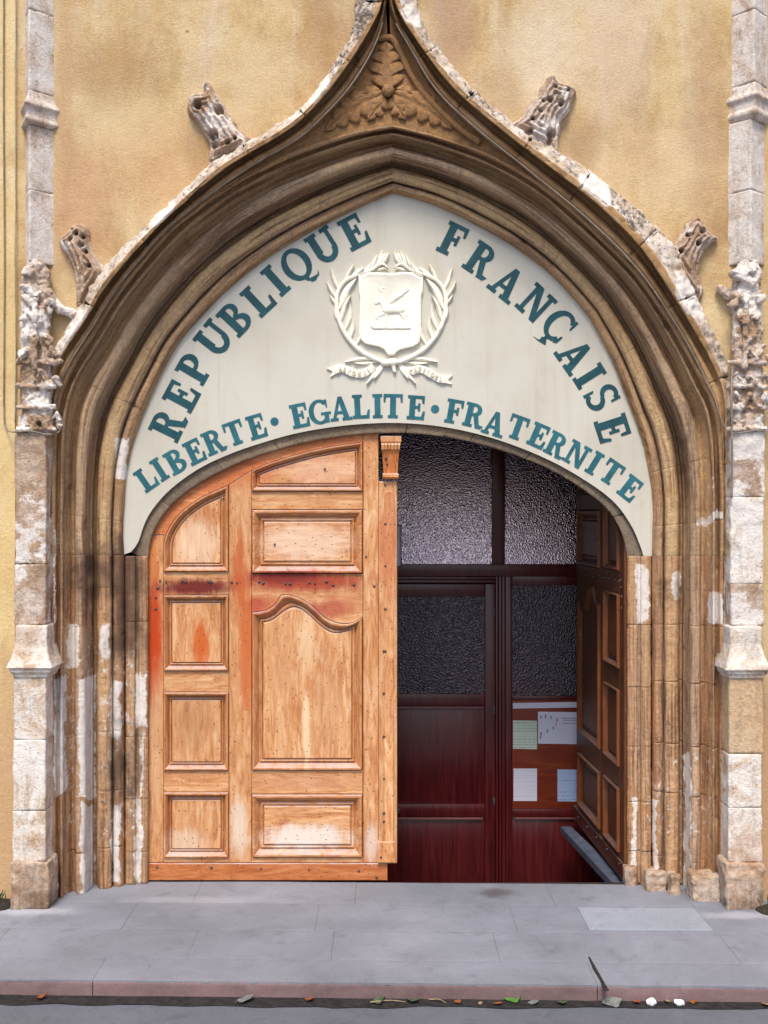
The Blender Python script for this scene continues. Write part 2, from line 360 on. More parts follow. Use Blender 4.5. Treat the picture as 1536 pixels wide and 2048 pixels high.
ST = [(308, 1275, 17, 135, (.46, .050, .006), 1.0), (303, 1110, 14, 60, (.56, .17, .04), .8), (392, 1178, 78, 17, (.15, .018, .014), 1.0),
      (600, 1166, 140, 24, (.34, .055, .028), 1.0), (565, 1158, 70, 14, (.20, .022, .016), .9), (660, 1222, 46, 16, (.34, .05, .035), .85), (512, 1215, 22, 18, (.36, .05, .03), .85), (530, 1215, 42, 24, (.46, .10, .05), .6), (478, 1150, 14, 90, (.46, .09, .025), .8),
      (492, 1300, 15, 150, (.50, .12, .03), .85), (403, 1290, 17, 50, (.52, .10, .012), .9), (680, 1215, 50, 24, (.50, .16, .08), .5),
      (400, 945, 170, 40, (.50, .13, .045), .75), (600, 890, 150, 16, (.52, .17, .07), .6), (612, 1090, 90, 40, (.80, .62, .50), .55), (395, 1090, 46, 50, (.82, .64, .48), .5), (640, 945, 80, 30, (.74, .46, .33), .5), (312, 1500, 12, 150, (.60, .36, .2), .5), (615, 1568, 110, 16, (.55, .27, .16), .5), (330, 1030, 30, 60, (.48, .15, .05), .6), (612, 1680, 92, 26, (.74, .66, .60), .88),
      (478, 1660, 17, 62, (.68, .58, .48), .75), (612, 1465, 8, 80, (.80, .60, .38), .8), (612, 1285, 16, 70, (.74, .52, .32), .6), (390, 1450, 46, 52, (.36, .17, .08), .5), (370, 1690, 40, 30, (.70, .58, .46), .5),
      (775, 1100, 16, 110, (.50, .14, .06), .6), (742, 1690, 14, 40, (.68, .60, .56), .6), (560, 1320, 30, 110, (.58, .30, .15), .4), (655, 1420, 30, 120, (.52, .26, .13), .4)]
M['wood_v'] = wood('weathered_oak_upright', 'z', WR, ST)
M['wood_h'] = wood('weathered_oak_level', 'x', WR, ST)
DR = [(.25, (.060, .019, .008)), (.5, (.11, .036, .013)), (.75, (.17, .064, .024))]  # open leaf: darker red-brown varnish
M['dwood_v'] = wood('dark_varnished_oak_upright', 'z', DR, (), .25, .42)
M['dwood_h'] = wood('dark_varnished_oak_level', 'x', DR, (), .25, .42)
def simple(name, col, rough=.6, metal=0.0, var=.25, scale=12, bump=.2):
    m = Mat(name, rough); p = m.pos(); m.b.inputs['Metallic'].default_value = metal
    n = m.noise(p, scale, 6, .65)
    c = m.mix(m.mr(n, .3, .7), tuple(v * (1 - var) for v in col), tuple(min(1, v * (1 + var)) for v in col))
    if bump: m.bump(m.noise(p, scale * 4, 5, .7), bump, .004)
    return m.done(c)
M['white'] = None
def board():
    m = Mat('painted_board', .55); p = m.pos()
    c = m.ramp(m.noise(p, 1.1, 6, .6), [(.3, (.47, .445, .385)), (.5, (.55, .53, .47)), (.7, (.59, .57, .52))])
    dr = m.noise(m.scale(p, (7, 7, .5)), 2, 6, .65); c = m.mix(m.mr(dr, .50, .72, 0, .32), c, (.44, .39, .30))
    rs = m.noise(m.scale(p, (16, 16, .45)), 1.6, 8, .74); c = m.mix(m.mr(rs, .56, .70, 0, .22), c, (.30, .26, .19)); bt = m.noise(m.scale(p, (3, 3, 2)), 2.2, 8, .75); c = m.mix(m.mr(bt, .54, .70, 0, .25), c, (.40, .36, .28))
    sp = m.voro(p, 17); c = m.mix(m.math('MULTIPLY', m.mr(sp, .02, .05, 1, 0), m.mr(m.noise(p, 5, 2), .56, .6)), c, (.22, .18, .12))
    m.bump(m.math('ADD', m.noise(p, 5, 5, .6), m.math('MULTIPLY', m.noise(p, 70, 4), .25)), .25, .006)
    return m.done(c)
M['board'] = board()
M['teal'] = simple('teal_letter_paint', (.010, .066, .086), .5, 0, .22, 14, .1)
M['teal2'] = simple('light_teal_letter_paint', (.018, .118, .152), .5, 0, .22, 14, .1)
M['plasterwhite'] = simple('white_relief_plaster', (.90, .86, .75), .6, 0, .05, 20, .12)
M['iron'] = simple('dark_iron', (.10, .095, .10), .5, .6, .3, 60, .3)
M['cable'] = simple('grey_cable', (.34, .32, .30), .6, 0, .2, 30, 0)
M['hcable'] = simple('dusty_cable', (.24, .20, .17), .7, 0, .3, 14, 0)
M['bluecable'] = simple('grey_blue_conduit', (.36, .40, .41), .6, 0, .2, 30, 0)
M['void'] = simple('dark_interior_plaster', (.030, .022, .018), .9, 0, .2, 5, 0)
M['brass'] = simple('rail_highlight_metal', (.30, .22, .14), .4, .7, .1, 30, 0)

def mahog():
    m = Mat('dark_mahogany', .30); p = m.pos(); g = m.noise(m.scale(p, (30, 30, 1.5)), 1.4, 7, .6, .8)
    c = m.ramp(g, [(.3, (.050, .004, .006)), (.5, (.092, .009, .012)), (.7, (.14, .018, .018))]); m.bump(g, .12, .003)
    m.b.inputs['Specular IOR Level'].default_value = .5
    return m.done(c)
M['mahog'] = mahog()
M['bead'] = simple('bead_painted_sheen', (.22, .085, .085), .18, 0, .1, 20, 0)  # sky reflection on the bead tops painted as a lighter colour
def redboard():
    m = Mat('red_brown_board', .5); p = m.pos(); g = m.noise(m.scale(p, (3, 3, 20)), 1.4, 7, .6, .8)
    c = m.ramp(g, [(.3, (.15, .022, .010)), (.5, (.21, .034, .014)), (.7, (.26, .052, .02))]); m.bump(g, .1, .003); return m.done(c)
M['redboard'] = redboard()
def glass(name, ior, base, bs):
    m = Mat(name, .13); p = m.pos()
    v = m.voro(m.scale(p, (1, 1, 1)), 100, 'SMOOTH_F1'); n = m.noise(p, 75, 3, .6)
    m.b.inputs['IOR'].default_value = ior; m.b.inputs['Specular Tint'].default_value = (.92, .74, .84, 1); m.b.inputs['Specular IOR Level'].default_value = 1.0
    m.bump(m.math('ADD', v, m.math('MULTIPLY', n, .5)), bs, .009)
    c = m.ramp(m.noise(m.scale(p, (2.2, 1, .8)), 1.5, 4), [(.3, tuple(v * .5 for v in base)), (.55, base), (.75, tuple(v * 1.4 for v in base))])
    return m.done(c)
M['glass'] = glass('pebbled_transom_glass', 3.1, (.06, .034, .05), .40); M['glass2'] = glass('pebbled_door_glass', 1.55, (.024, .020, .028), .75)  # bright transom and darker door panes: street reflections put into the materials
def paving(name, base, var, joint=0):
    m = Mat(name, .78); p = m.pos()
    c = m.ramp(m.noise(p, 1.1, 8, .66, .4), [(.28, tuple(v * (1 - var) for v in base)), (.5, base), (.72, tuple(v * (1 + var) for v in base))])
    oi = m.node('ShaderNodeObjectInfo'); c = m.mix(m.mr(oi.outputs['Random'], 0, 1, 0, .2), c, tuple(v * .86 for v in base))
    f = m.noise(p, 120, 4, .8); c = m.mix(.5, c, m.ramp(f, [(.3, (.3, .3, .3)), (.5, (.5, .5, .5)), (.7, (.7, .7, .7))]), 'OVERLAY')
    st = m.noise(p, 4.5, 7, .75, .5); c = m.mix(m.mr(st, .52, .70, 0, .45), c, tuple(v * .5 for v in base)); s2 = m.noise(p, 16, 8, .8); c = m.mix(m.mr(s2, .54, .68, 0, .38), c, tuple(v * .62 for v in base)); c = m.mix(m.mr(s2, .32, .44, .3, 0), c, tuple(v * 1.35 for v in base)); gr = m.voro(p, 75); c = m.mix(m.math('MULTIPLY', m.mr(gr, .10, .22, 1, 0), m.mr(m.noise(p, 20, 3), .46, .6, 0, .6)), c, (.09, .08, .085))
    sp = m.voro(p, 11); k = m.noise(p, 2.5, 2); c = m.mix(m.math('MULTIPLY', m.math('MULTIPLY', m.mr(sp, .03, .08, 1, 0), m.mr(k, .54, .58)), .6), c, (.05, .045, .045))
    for (px, py, rx, ry, col, s) in ((990, 1786, .14, .12, (.07, .055, .055), .75), (700, 1850, .5, .12, tuple(v * .8 for v in base), .5), (60, 1822, .34, .10, (.44, .45, .51), .7), (1480, 1830, .3, .08, (.42, .42, .48), .6), (400, 1800, .6, .08, (.33, .335, .39), .5)):
        g = G(px, py); wob = m.math('MULTIPLY', m.math('SUBTRACT', m.noise(p, 9, 4), .5), 1.2); c = m.mix(m.math('MULTIPLY', m.blot(p, g, (rx, ry, .2), wob, (.2, 1.2)), s), c, col)
    m.bump(m.math('ADD', m.noise(p, 9, 7, .7), m.math('MULTIPLY', f, .4)), .35, .006)
    return m.done(c)
M['paving'] = paving('grey_paving', (.205, .217, .265), .30)
M['patch'] = paving('pale_repair_mortar', (.27, .295, .355), .12)
M['kerb'] = paving('pinkish_kerb_granite', (.20, .13, .135), .4)
M['asphalt'] = paving('asphalt', (.115, .125, .155), .18)
M['muck'] = simple('muck_with_painted_shade', (.022, .020, .021), .75, 0, .5, 30, .8)  # wet muck, blackened further to paint in the gutter's shadow
M['soil'] = simple('dark_corner_soil', (.03, .027, .02), .9, 0, .4, 20, .6)
M['ledge'] = simple('blue_grey_ledge', (.075, .09, .135), .5, 0, .3, 14, .3)  # blue sky reflected by the stone, put into its colour
def leafmat(name, col): return simple(name, col, .55, 0, .3, 40, .3)
M['lf_green'] = leafmat('fresh_green_leaf', (.07, .20, .03)); M['lf_dull'] = leafmat('dull_green_leaf', (.06, .09, .045))
M['lf_grey'] = leafmat('pale_grey_leaf', (.17, .18, .175)); M['lf_orange'] = leafmat('orange_dead_leaf', (.24, .075, .025)); M['lf_tan'] = leafmat('tan_dead_leaf', (.25, .18, .10))
M['scrap'] = simple('white_scrap', (.84, .84, .86), .5, 0, .05, 30, .2)
def paper(name, col, ink, lines):
    m = Mat(name, .7); p = m.pos(); x, y, z = m.xyz(p)
    wv = m.math('SINE', m.math('MULTIPLY', z, lines * 2 * math.pi)); ln = m.mr(wv, .45, .8)
    wd = m.noise(m.scale(p, (95, 1, lines)), 1.0, 2); rows = m.noise(m.scale(p, (.01, 1, lines * .45)), 1.0, 2)
    k = m.math('MULTIPLY', m.math('MULTIPLY', ln, m.mr(wd, .40, .55)), m.mr(rows, .40, .52)); return m.done(m.mix(m.math('MULTIPLY', k, .65), col, ink))
M['pap_green'] = paper('pale_green_paper', (.62, .74, .66), (.10, .16, .13), 48)
M['pap_white'] = paper('white_paper', (.74, .74, .92), (.42, .42, .56), 62)
M['pap_blue'] = paper('bluish_paper', (.40, .52, .82), (.20, .26, .42), 34)
M['pap_plain'] = simple('plain_white_paper', (.72, .74, .92), .7, 0, .03, 6, 0)
for nm, c in (('ink_red', (.45, .10, .10)), ('ink_green', (.08, .38, .14)), ('ink_teal', (.08, .32, .36)), ('ink_brown', (.30, .16, .10)), ('ink_pink', (.60, .25, .40)), ('ink_blue', (.12, .25, .55)), ('ink_grey', (.16, .17, .2))):
    M[nm] = simple(nm, c, .7, 0, .1, 20, 0)

# ------------------------------------------------------------------ curves measured on the photograph (px)
I_L = [(250, 1110), (248, 1066), (251, 1000), (257, 937), (274, 868), (303, 796), (351, 700), (406, 632), (464, 574), (529, 523), (603, 476), (695, 428), (785, 387)]
O_L = [(104, 1110), (104, 990), (105, 870), (112, 800), (136, 738), (187, 657), (220, 602), (280, 523), (350, 447), (450, 372), (560, 315), (650, 281), (720, 261), (785, 250)]
I_R = [(1303, 1112), (1304, 1050), (1303, 997), (1295, 935), (1279, 872), (1262, 825), (1245, 779), (1220, 716), (1187, 654), (1171, 628), (1110, 559), (1036, 500), (945, 447), (868, 411), (785, 387)]
O_R = [(1446, 1112), (1446, 990), (1443, 880), (1433, 815), (1408, 762), (1373, 693), (1325, 615), (1268, 538), (1168, 440), (1080, 366), (985, 312), (890, 277), (835, 261), (785, 250)]
H2_L = O_L[:10] + [(520, 326), (600, 280), (650, 235), (700, 182), (740, 120), (762, 70), (772, 20), (774, -60), (775, -150)]
H1_L = [(98, 1110), (98, 980), (99, 860), (104, 770), (116, 716), (169, 636), (200, 582), (240, 530), (290, 475), (345, 421), (430, 345), (490, 305), (560, 264), (610, 225), (650, 180), (690, 126), (730, 66), (760, 10), (768, -60), (770, -150)]
H0_L = [(88, 1110), (88, 980), (89, 860), (92, 780), (99, 718), (145, 634), (178, 577), (214, 530), (260, 480), (310, 430), (360, 386), (410, 338), (470, 295), (530, 265), (580, 235), (620, 195), (655, 150), (690, 95), (708, 50), (712, 0), (716, -60), (718, -150)]
H2_R = O_R[:9] + [(1048, 340), (948, 260), (868, 182), (818, 98), (790, 50), (779, 15), (777, -60), (776, -150)]
H1_R = [(1452, 1112), (1452, 980), (1452, 870), (1450, 785), (1428, 722), (1372, 622), (1313, 528), (1268, 468), (1193, 396), (1118, 340), (1008, 255), (908, 168), (833, 72), (793, 5), (782, -60), (780, -150)]
H0_R = [(1462, 1112), (1462, 980), (1462, 860), (1462, 780), (1450, 720), (1393, 590), (1358, 506), (1298, 440), (1218, 370), (1118, 305), (1018, 242), (933, 165), (868, 85), (838, 20), (834, -60), (832, -150)]
TL = [(262, 1104), (276, 1085), (290, 1045), (310, 1012), (345, 975), (400, 936), (460, 908), (520, 887), (600, 865), (700, 850), (800, 846), (900, 856), (1000, 881), (1100, 921), (1180, 967), (1230, 1006), (1262, 1050), (1280, 1090), (1287, 1112)]
TO = [(297, 1120), (301, 1085), (314, 1050), (340, 1014), (375, 983), (420, 955), (470, 930), (520, 911), (600, 888), (700, 871), (790, 866), (880, 873), (960, 889), (1040, 914), (1110, 945), (1175, 985), (1215, 1020), (1240, 1060), (1251, 1095), (1254, 1122)]

# white-wash remains and soot, as rectangles in photo px on the stone they sit on
WHITE = [(152, 197, 1360, 1604), (154, 194, 1600, 1795), (216, 246, 1355, 1485), (218, 245, 1592, 1785), (103, 137, 1350, 1604), (128, 162, 1235, 1358), (194, 224, 1245, 1328), (264, 299, 1345, 1468), (276, 292, 1460, 1590), (264, 288, 1575, 1795), (103, 118, 1060, 1250),
         (1362, 1386, 1505, 1795), (1300, 1321, 1598, 1768), (1258, 1277, 1598, 1750), (1410, 1452, 1175, 1260), (1386, 1452, 1020, 1056), (1266, 1303, 1115, 1255), (224, 262, 870, 965), (1340, 1365, 1120, 1200)]
PALE = [(95, 305, 1230, 1740), (1250, 1460, 1470, 1740), (1380, 1460, 880, 1240), (100, 150, 860, 1200)]
GRIME = [(125, 310, 1085, 1235), (200, 310, 1040, 1345), (190, 300, 1430, 1620), (1250, 1460, 1745, 1820), (105, 300, 1735, 1805), (225, 300, 1000, 1130), (1385, 1450, 1750, 1810), (1340, 1405, 780, 1010), (1420, 1452, 640, 860), (1245, 1262, 1000, 1250), (1300, 1380, 1110, 1210)]
def rects(px, py, rs, soft=9.0, seed=0.0, wob=1.0):
    q = np.column_stack([px, py, np.full(len(px), seed)])
    wx = wob * 9 * fbm(q, .035, 4, .65); wy = wob * 26 * fbm(q + 9.7, .02, 3); r = np.zeros(len(px))
    for (a, b, c, d) in rs:
        dx = np.minimum(px + wx - a, b - px - wx) / soft; dy = np.minimum(py + wy - c, d - py - wy) / (soft * 1.6)
        r = np.maximum(r, np.clip(np.minimum(dx, dy), 0, 1))
    return r
def px_of(v): d = D + v[:, 1]; return CX + v[:, 0] * F / d, CY - (v[:, 2] - H) * F / d

PROF = [(0, .345), (.012, .300), (.03, .280), (.06, .262), (.09, .252), (.12, .252), (.15, .262), (.165, .290), (.172, .300), (.178, .262), (.19, .236), (.22, .222), (.27, .214), (.32, .213), (.36, .220), (.378, .240), (.385, .300), (.40, .318), (.425, .316), (.44, .280),
        (.445, .262), (.46, .255), (.475, .236), (.50, .196), (.525, .160), (.532, .138), (.545, .118), (.57, .104), (.60, .097), (.64, .096), (.665, .102), (.680, .120), (.687, .150), (.694, .176), (.715, .180), (.75, .158), (.79, .126), (.82, .098), (.845, .066), (.85, .046), (.865, .036), (.885, .036), (.890, .070), (.91, .082), (.93, .068), (.945, .034), (.955, .010), (.97, .002), (1.0, .000)]
def refine(pr, n=3):
    u = np.array([q[0] for q in pr]); y = np.array([q[1] for q in pr]); k = np.linspace(0, len(pr) - 1, (len(pr) - 1) * n + 1)
    # smooth interpolation through the profile points (corner-preserving enough at this density)
    return np.interp(k, np.arange(len(pr)), u), np.interp(k, np.arange(len(pr)), y)

def grid_faces(nr, nc):
    i, j = np.meshgrid(np.arange(nr - 1), np.arange(nc - 1), indexing='ij'); a = (i * nc + j).ravel()
    return np.column_stack([a, a + 1, a + nc + 1, a + nc])
def displace(V, nr, nc, amp_fn):
    g = V.reshape(nr, nc, 3); du = np.gradient(g, axis=1); dt = np.gradient(g, axis=0); n = np.cross(du, dt)
    n /= np.linalg.norm(n, axis=2)[..., None] + 1e-9
    if n[..., 1].mean() > 0: n = -n
    return V + n.reshape(-1, 3) * amp_fn(V)[:, None]
def orient(V, Fc):
    a, b, c = V[Fc[:, 0]], V[Fc[:, 1]], V[Fc[:, 2]]; n = np.cross(b - a, c - a)
    return Fc[:, ::-1] if n[:, 1].sum() > 0 else Fc

def swept_blocks(name, A, B, prof, cuts, mat, parent, length, jamb=None, amp=.0034, joint=.0045, attrs=True, depth=None, coarse=.0095, extra=None):
    """one stone per interval of cuts; A, B are dense px curves (parameter 0..1); jamb: straight part down to the ground instead"""
    U, Yp = prof; nA = len(A)
    for bi in range(len(cuts) - 1):
        t0, t1 = cuts[bi], cuts[bi + 1]; L = abs(t1 - t0) * length
        n = max(4, int(L / coarse)); ts = np.linspace(t0, t1, n); e = .006 / length * np.sign(t1 - t0)
        ts = np.unique(np.r_[ts, t0 + e, t1 - e, t0 + 2.2 * e, t1 - 2.2 * e]); dist = np.minimum(np.abs(ts - t0), np.abs(ts - t1)) * length
        off = random.uniform(-.0008, .0008); joint_ = joint * random.choice((.3, .7, 1.0, 1.5))
        k = ts * (nA - 1); a = np.column_stack([np.interp(k, np.arange(nA), A[:, c]) for c in (0, 1)]); b = np.column_stack([np.interp(k, np.arange(nA), B[:, c]) for c in (0, 1)])
        px = a[:, None, 0] + (b - a)[:, None, 0] * U[None, :]; py = a[:, None, 1] + (b - a)[:, None, 1] * U[None, :]
        Y = np.repeat(Yp[None, :], len(ts), 0).copy()
        if depth is not None: Y = depth(Y, py)
        w_ = np.exp(-(dist / .0045) ** 2); 
        d = D + Y; X = (px - CX) * d / F
        if jamb is None: Z = H - (py - CY) * d / F
        else: Z = (1 - ts)[:, None] * (H - (jamb - CY) * d / F)
        V = np.stack([X, Y + off + joint_ * w_[:, None], Z], -1).reshape(-1, 3)
        nr, nc = len(ts), len(U)
        def am(v):
            r = amp * (1.1 * fbm(v, 7, 3) + .8 * fbm(v, 32, 3, .6)); chips = fbm(v + 5, 15, 3)
            return r - .012 * np.clip(chips - .38, 0, 1) * 2 - (.010 * np.clip(.45 - v[:, 2], 0, 1) * np.clip(fbm(v, 9, 3) + .3, 0, 1) if jamb else 0)
        V = displace(V, nr, nc, am); Fc = orient(V, grid_faces(nr, nc)); at = {}
        if attrs:
            qx, qy = px_of(V); at = {'su': np.repeat(U[None], nr, 0).ravel(), 'st': np.repeat(ts * length, nc), 'sd': np.full(nr * nc, (3.7 if jamb else 0) + (11.0 if B[0][0] > 768 else 0)), 'white': np.maximum(rects(qx, qy, WHITE, 11) * 1.0, rects(qx, qy, PALE, 40, 5.0, 2.0) * .36), 'grime': rects(qx, qy, GRIME, 46.0, 3.0, 3.2) * 1.2}
        if extra is not None: at.update(extra(np.repeat(U[None], nr, 0).ravel(), V))
        obj(name, V, Fc, mat, parent, 180, at)

N = 400
cI = {'L': cr(I_L, N), 'R': cr(I_R, N)}; cO = {'L': cr(O_L, N), 'R': cr(O_R, N)}
c0 = {'L': cr(H0_L, N), 'R': cr(H0_R, N)}; c1 = {'L': cr(H1_L, N), 'R': cr(H1_R, N)}; c2 = {'L': cr(H2_L, N), 'R': cr(H2_R, N)}
# make the three hood curves share a parameter by height / run: pair each h1 point with the nearest on h0 and h2
def pair(base, other):
    out = np.empty_like(base); last = 0
    for i, q in enumerate(base):
        d = np.hypot(*(other[last:last + 60] - q).T); last = last + int(d.argmin()); out[i] = other[last]
    k = np.ones(9) / 9
    for c in (0, 1): out[:, c] = np.convolve(np.pad(out[:, c], 4, mode='edge'), k, 'valid')
    return out
for s in 'LR':
    b = cr((H1_L, H1_R)[s == 'R'], N); dense0 = cr((H0_L, H0_R)[s == 'R'], 1200); dense2 = cr((H2_L, H2_R)[s == 'R'], 1200)
    c1[s] = b; c0[s] = pair(b, dense0); c2[s] = pair(b, dense2)

# ------------------------------------------------------------------ ground
KY0 = -1.278                            # the kerb runs slightly askew to the wall
def KY(x): return KY0 - .025 * x
DROP = .082
gm = MB(); gm.add([(-60, -60, -DROP), (60, -60, -DROP), (60, .3, -DROP), (-60, .3, -DROP)], [(0, 1, 2, 3)])
tag(gm.obj('road', M['asphalt']), kind='structure')
pv = bpy.data.objects.new('pavement', None); COL.objects.link(pv); tag(pv, kind='structure')
bed = MB().add([(-9, KY(-9) + .02, -.012), (9, KY(9) + .02, -.012), (9, .33, -.012), (-9, .33, -.012)], [(0, 1, 2, 3)])
bed.obj('mortar_bed', M['kerb'], pv)
def slab(x0, x1, y0, y1, nm, mat, ht=.05, rng=random, n=10):
    """stone with slightly uneven worn top and edge, in the frame that follows the kerb"""
    g = .0007; xs = np.r_[x0 + g, x0 + g + .006, np.linspace(x0 + .03, x1 - .03, n), x1 - g - .006, x1 - g]; ys = np.r_[y0 + g, y0 + g + .006, np.linspace(y0 + .03, y1 - .03, 5), y1 - g - .006, y1 - g]
    xx, yy = np.meshgrid(xs, ys, indexing='ij'); e = np.minimum.reduce([xx - x0, x1 - xx, yy - y0, y1 - yy])
    q = np.column_stack([xx.ravel(), yy.ravel(), 0 * xx.ravel()])
    zz = (rng.uniform(-.0004, .0004) + .0015 * fbm(q, 3, 2)).reshape(xx.shape) if True else 0
    zz = zz - .0012 * (e < .003)
    V = np.column_stack([xx.ravel(), (yy + (-.025) * xx).ravel(), zz.ravel()]); Fc = list(map(tuple, grid_faces(*xx.shape)))
    nx, ny = xx.shape; ring = [i * ny for i in range(nx)] + [(nx - 1) * ny + j for j in range(1, ny)] + [i * ny + ny - 1 for i in range(nx - 2, -1, -1)] + [j for j in range(ny - 2, 0, -1)]
    base = len(V); V = np.vstack([V, [(V[i][0], V[i][1], -ht) for i in ring]]); m = len(ring)
    Fc += [(ring[i], ring[(i + 1) % m], base + (i + 1) % m, base + i) for i in range(m)]
    mb = MB().add(V, Fc); return mb.obj(nm, mat, pv, 40)
r2 = random.Random(3)
rows = [(KY0 + .30, KY0 + .74), (KY0 + .74, KY0 + 1.20), (KY0 + 1.20, KY0 + 1.632)]
for k, (ya, yb) in enumerate(rows):
    x = -3.9 + .35 * k
    while x < 3.9:
        wd = r2.uniform(.75, 1.25); slab(x, x + wd, ya, yb, 'paving_slab', M['paving'], .05, r2); x += wd
for cuts in ([-9, -6, -3.9], [3.9, 6, 9]):
    for a, b in zip(cuts[:-1], cuts[1:]): slab(a, b, KY0 + .30, KY0 + 1.632, 'paving_slab', M['paving'], .05, r2)
kx = [-6, -3.6, G(182, 1965)[0], G(1197, 1975)[0], 3.4, 6]
for a, b in zip(kx[:-1], kx[1:]): slab(a, b, KY0, KY0 + .30, 'kerb_stone', M['paving'], .012, r2, 16)
# rough kerb faces
for a, b in zip(kx[:-1], kx[1:]):
    n = int((b - a) / .02) + 2; xs = np.linspace(a + .002, b - .002, n); zs = np.linspace(0.001, -DROP - .004, 9)
    V = np.array([(x, KY(x) - .001, z) for x in xs for z in zs]); V[:, 1] += .006 * fbm(V, 14, 4, .6) - .010 * np.clip(.03 + V[:, 2], 0, 1) * 0 
    V[:, 1] += np.clip(V[:, 2] + .012, 0, .02) * .9
    Fc = orient(V, grid_faces(n, 9)); obj('kerb_face', V, Fc, M['kerb'], pv, 180)
# the wide open joint and its crack running back into the pavement
ck = MB(); pts = [G(1178, 1915), G(1190, 1940), G(1203, 1962), G(1213, 1984)]
for (a, b), (wa, wb) in zip(zip(pts[:-1], pts[1:]), ((.004, .010), (.010, .008), (.008, .014))):
    ck.add([(a[0] - wa, a[1], .0045), (a[0] + wa, a[1], .0045), (b[0] + wb, b[1], .0045), (b[0] - wb, b[1], .0045)], [(0, 1, 2, 3)])
ck.obj('joint_crack', M['muck'], pv, fix=False)
rp = [G(1155, 1816), G(1388, 1818), G(1426, 1862), G(1178, 1860)]
c_ = np.mean(rp, 0); MB().rings([[(q[0], q[1], -.004) for q in rp], [(q[0], q[1], .0035) for q in rp], [(c_[0] + (q[0] - c_[0]) * .99, c_[1] + (q[1] - c_[1]) * .97, .006) for q in rp]]).obj('repair_patch', M['patch'], pv)
# gutter muck strip, its black also painting the shadow there, uneven edge
xs = np.linspace(-5, 5, 260); e = np.array([KY(x) - .100 + .012 * x - .040 * n for x, n in zip(xs, fbm(np.column_stack([xs, 0 * xs, 0 * xs]), 5, 4))])
V = np.array([(x, KY(x) + .01, -DROP + .004) for x in xs] + [(x, q, -DROP + .004) for x, q in zip(xs, e)])
tag(obj('gutter_dirt_shade', V, [(i, i + 1, 260 + i + 1, 260 + i) for i in range(259)], M['muck']), kind='stuff')

# ------------------------------------------------------------------ facade wall
wall = thing('facade_wall', (0, 0, 0), 'tall ochre plastered town hall front around the pointed stone portal', 'wall')
def wall_side(s, xo):
    h = np.vstack([[(c0[s][0][0], 1830)], c0[s]]); ys = np.r_[np.linspace(1802, 1120, 70), c0[s][:, 1]]
    ys = np.r_[np.linspace(1802, 1120, 80), np.linspace(1110, -150, 150)]
    hx = np.interp(-ys, -h[:, 1], h[:, 0]); nc = 70; V = []
    for y, x in zip(ys, hx):
        x = x + (10 if s == 'L' else -10); u = np.linspace(0, 1, nc) ** 1.6
        for q in u: V.append(P(x + (xo - x) * q, y, 0))
    V = np.array(V); V[:, 1] += .004 * fbm(V, 2.5, 3) + .0022 * fbm(V, 14, 4)
    V[:, 1] = np.maximum(V[:, 1], -.0045)
    Fc = orient(V, grid_faces(len(ys), nc)); obj('plaster_face', V, Fc, M['plaster'], wall, 180)
wall_side('L', -2200); wall_side('R', 3736)
zt = PZ(-150); xa, xb = PX(-2200), PX(3736); top = 8.5
mb = MB().add([(xa, 0, zt), (xb, 0, zt), (xb, 0, top), (xa, 0, top)], [(0, 1, 2, 3)]); mb.obj('upper_plaster', M['plaster'], wall, fix=False)
MB().add([(xa, 0, -.1), (xa, 0, top), (xb, 0, top), (xb, 0, -.1), (xa, 6, -.1), (xa, 6, top), (xb, 6, top), (xb, 6, -.1)], [(0, 1, 5, 4), (1, 2, 6, 5), (2, 3, 7, 6), (4, 5, 6, 7)]).obj('rear_walls', M['plaster'], wall)
# smoother cream strip at the far left
n1_, n2_ = 24, 160
V = np.array([P(-1200 + (30 + 1200) * u ** .35, y, -.018) for y in np.linspace(-150, 1803, n2_) for u in np.linspace(0, 1, n1_)]); V[:, 1] += .003 * fbm(V, 3, 3)
V = V.reshape(n2_, n1_, 3); V[:, -1, 0] += .004 * fbm(V[:, -1], 6, 3); edge = V[:, -1:].copy(); edge[..., 1] = .006; V = np.concatenate([V, edge], 1).reshape(-1, 3)
obj('cream_plaster_strip', V, orient(V, grid_faces(n2_, n1_ + 1)), M['cream'], wall, 50)

# ------------------------------------------------------------------ portal
portal = thing('stone_portal', (0, .1, 0), 'pointed late gothic stone doorway with stepped mouldings and ogee hood', 'portal')
pU, pY = refine(PROF, 2)
JC = {'L': [1800, 1716, 1598, 1475, 1360, 1256, 1178, 1110], 'R': [1800, 1735, 1602, 1500, 1372, 1254, 1182, 1112]}
for s in 'LR':
    A = np.repeat(cI[s][:1], 2, 0); B = np.repeat(cO[s][:1], 2, 0); top_ = JC[s][-1]
    ct = [max(0, (q - top_) / (1800 - top_)) for q in JC[s]]           # 1 at the ground, 0 at the springing
    swept_blocks('jamb_stone', A, B, (pU, pY), ct[::-1], M['jambstone'], portal, 2.07, jamb=top_)
    swept_blocks('voussoir', cI[s], cO[s], (pU, pY), {'L': [0, .07, .19, .30, .40, .53, .63, .74, .86, .955, 1], 'R': [0, .06, .17, .29, .41, .52, .64, .76, .87, .955, 1]}[s], M['stone'], portal, 2.75, joint=.003)
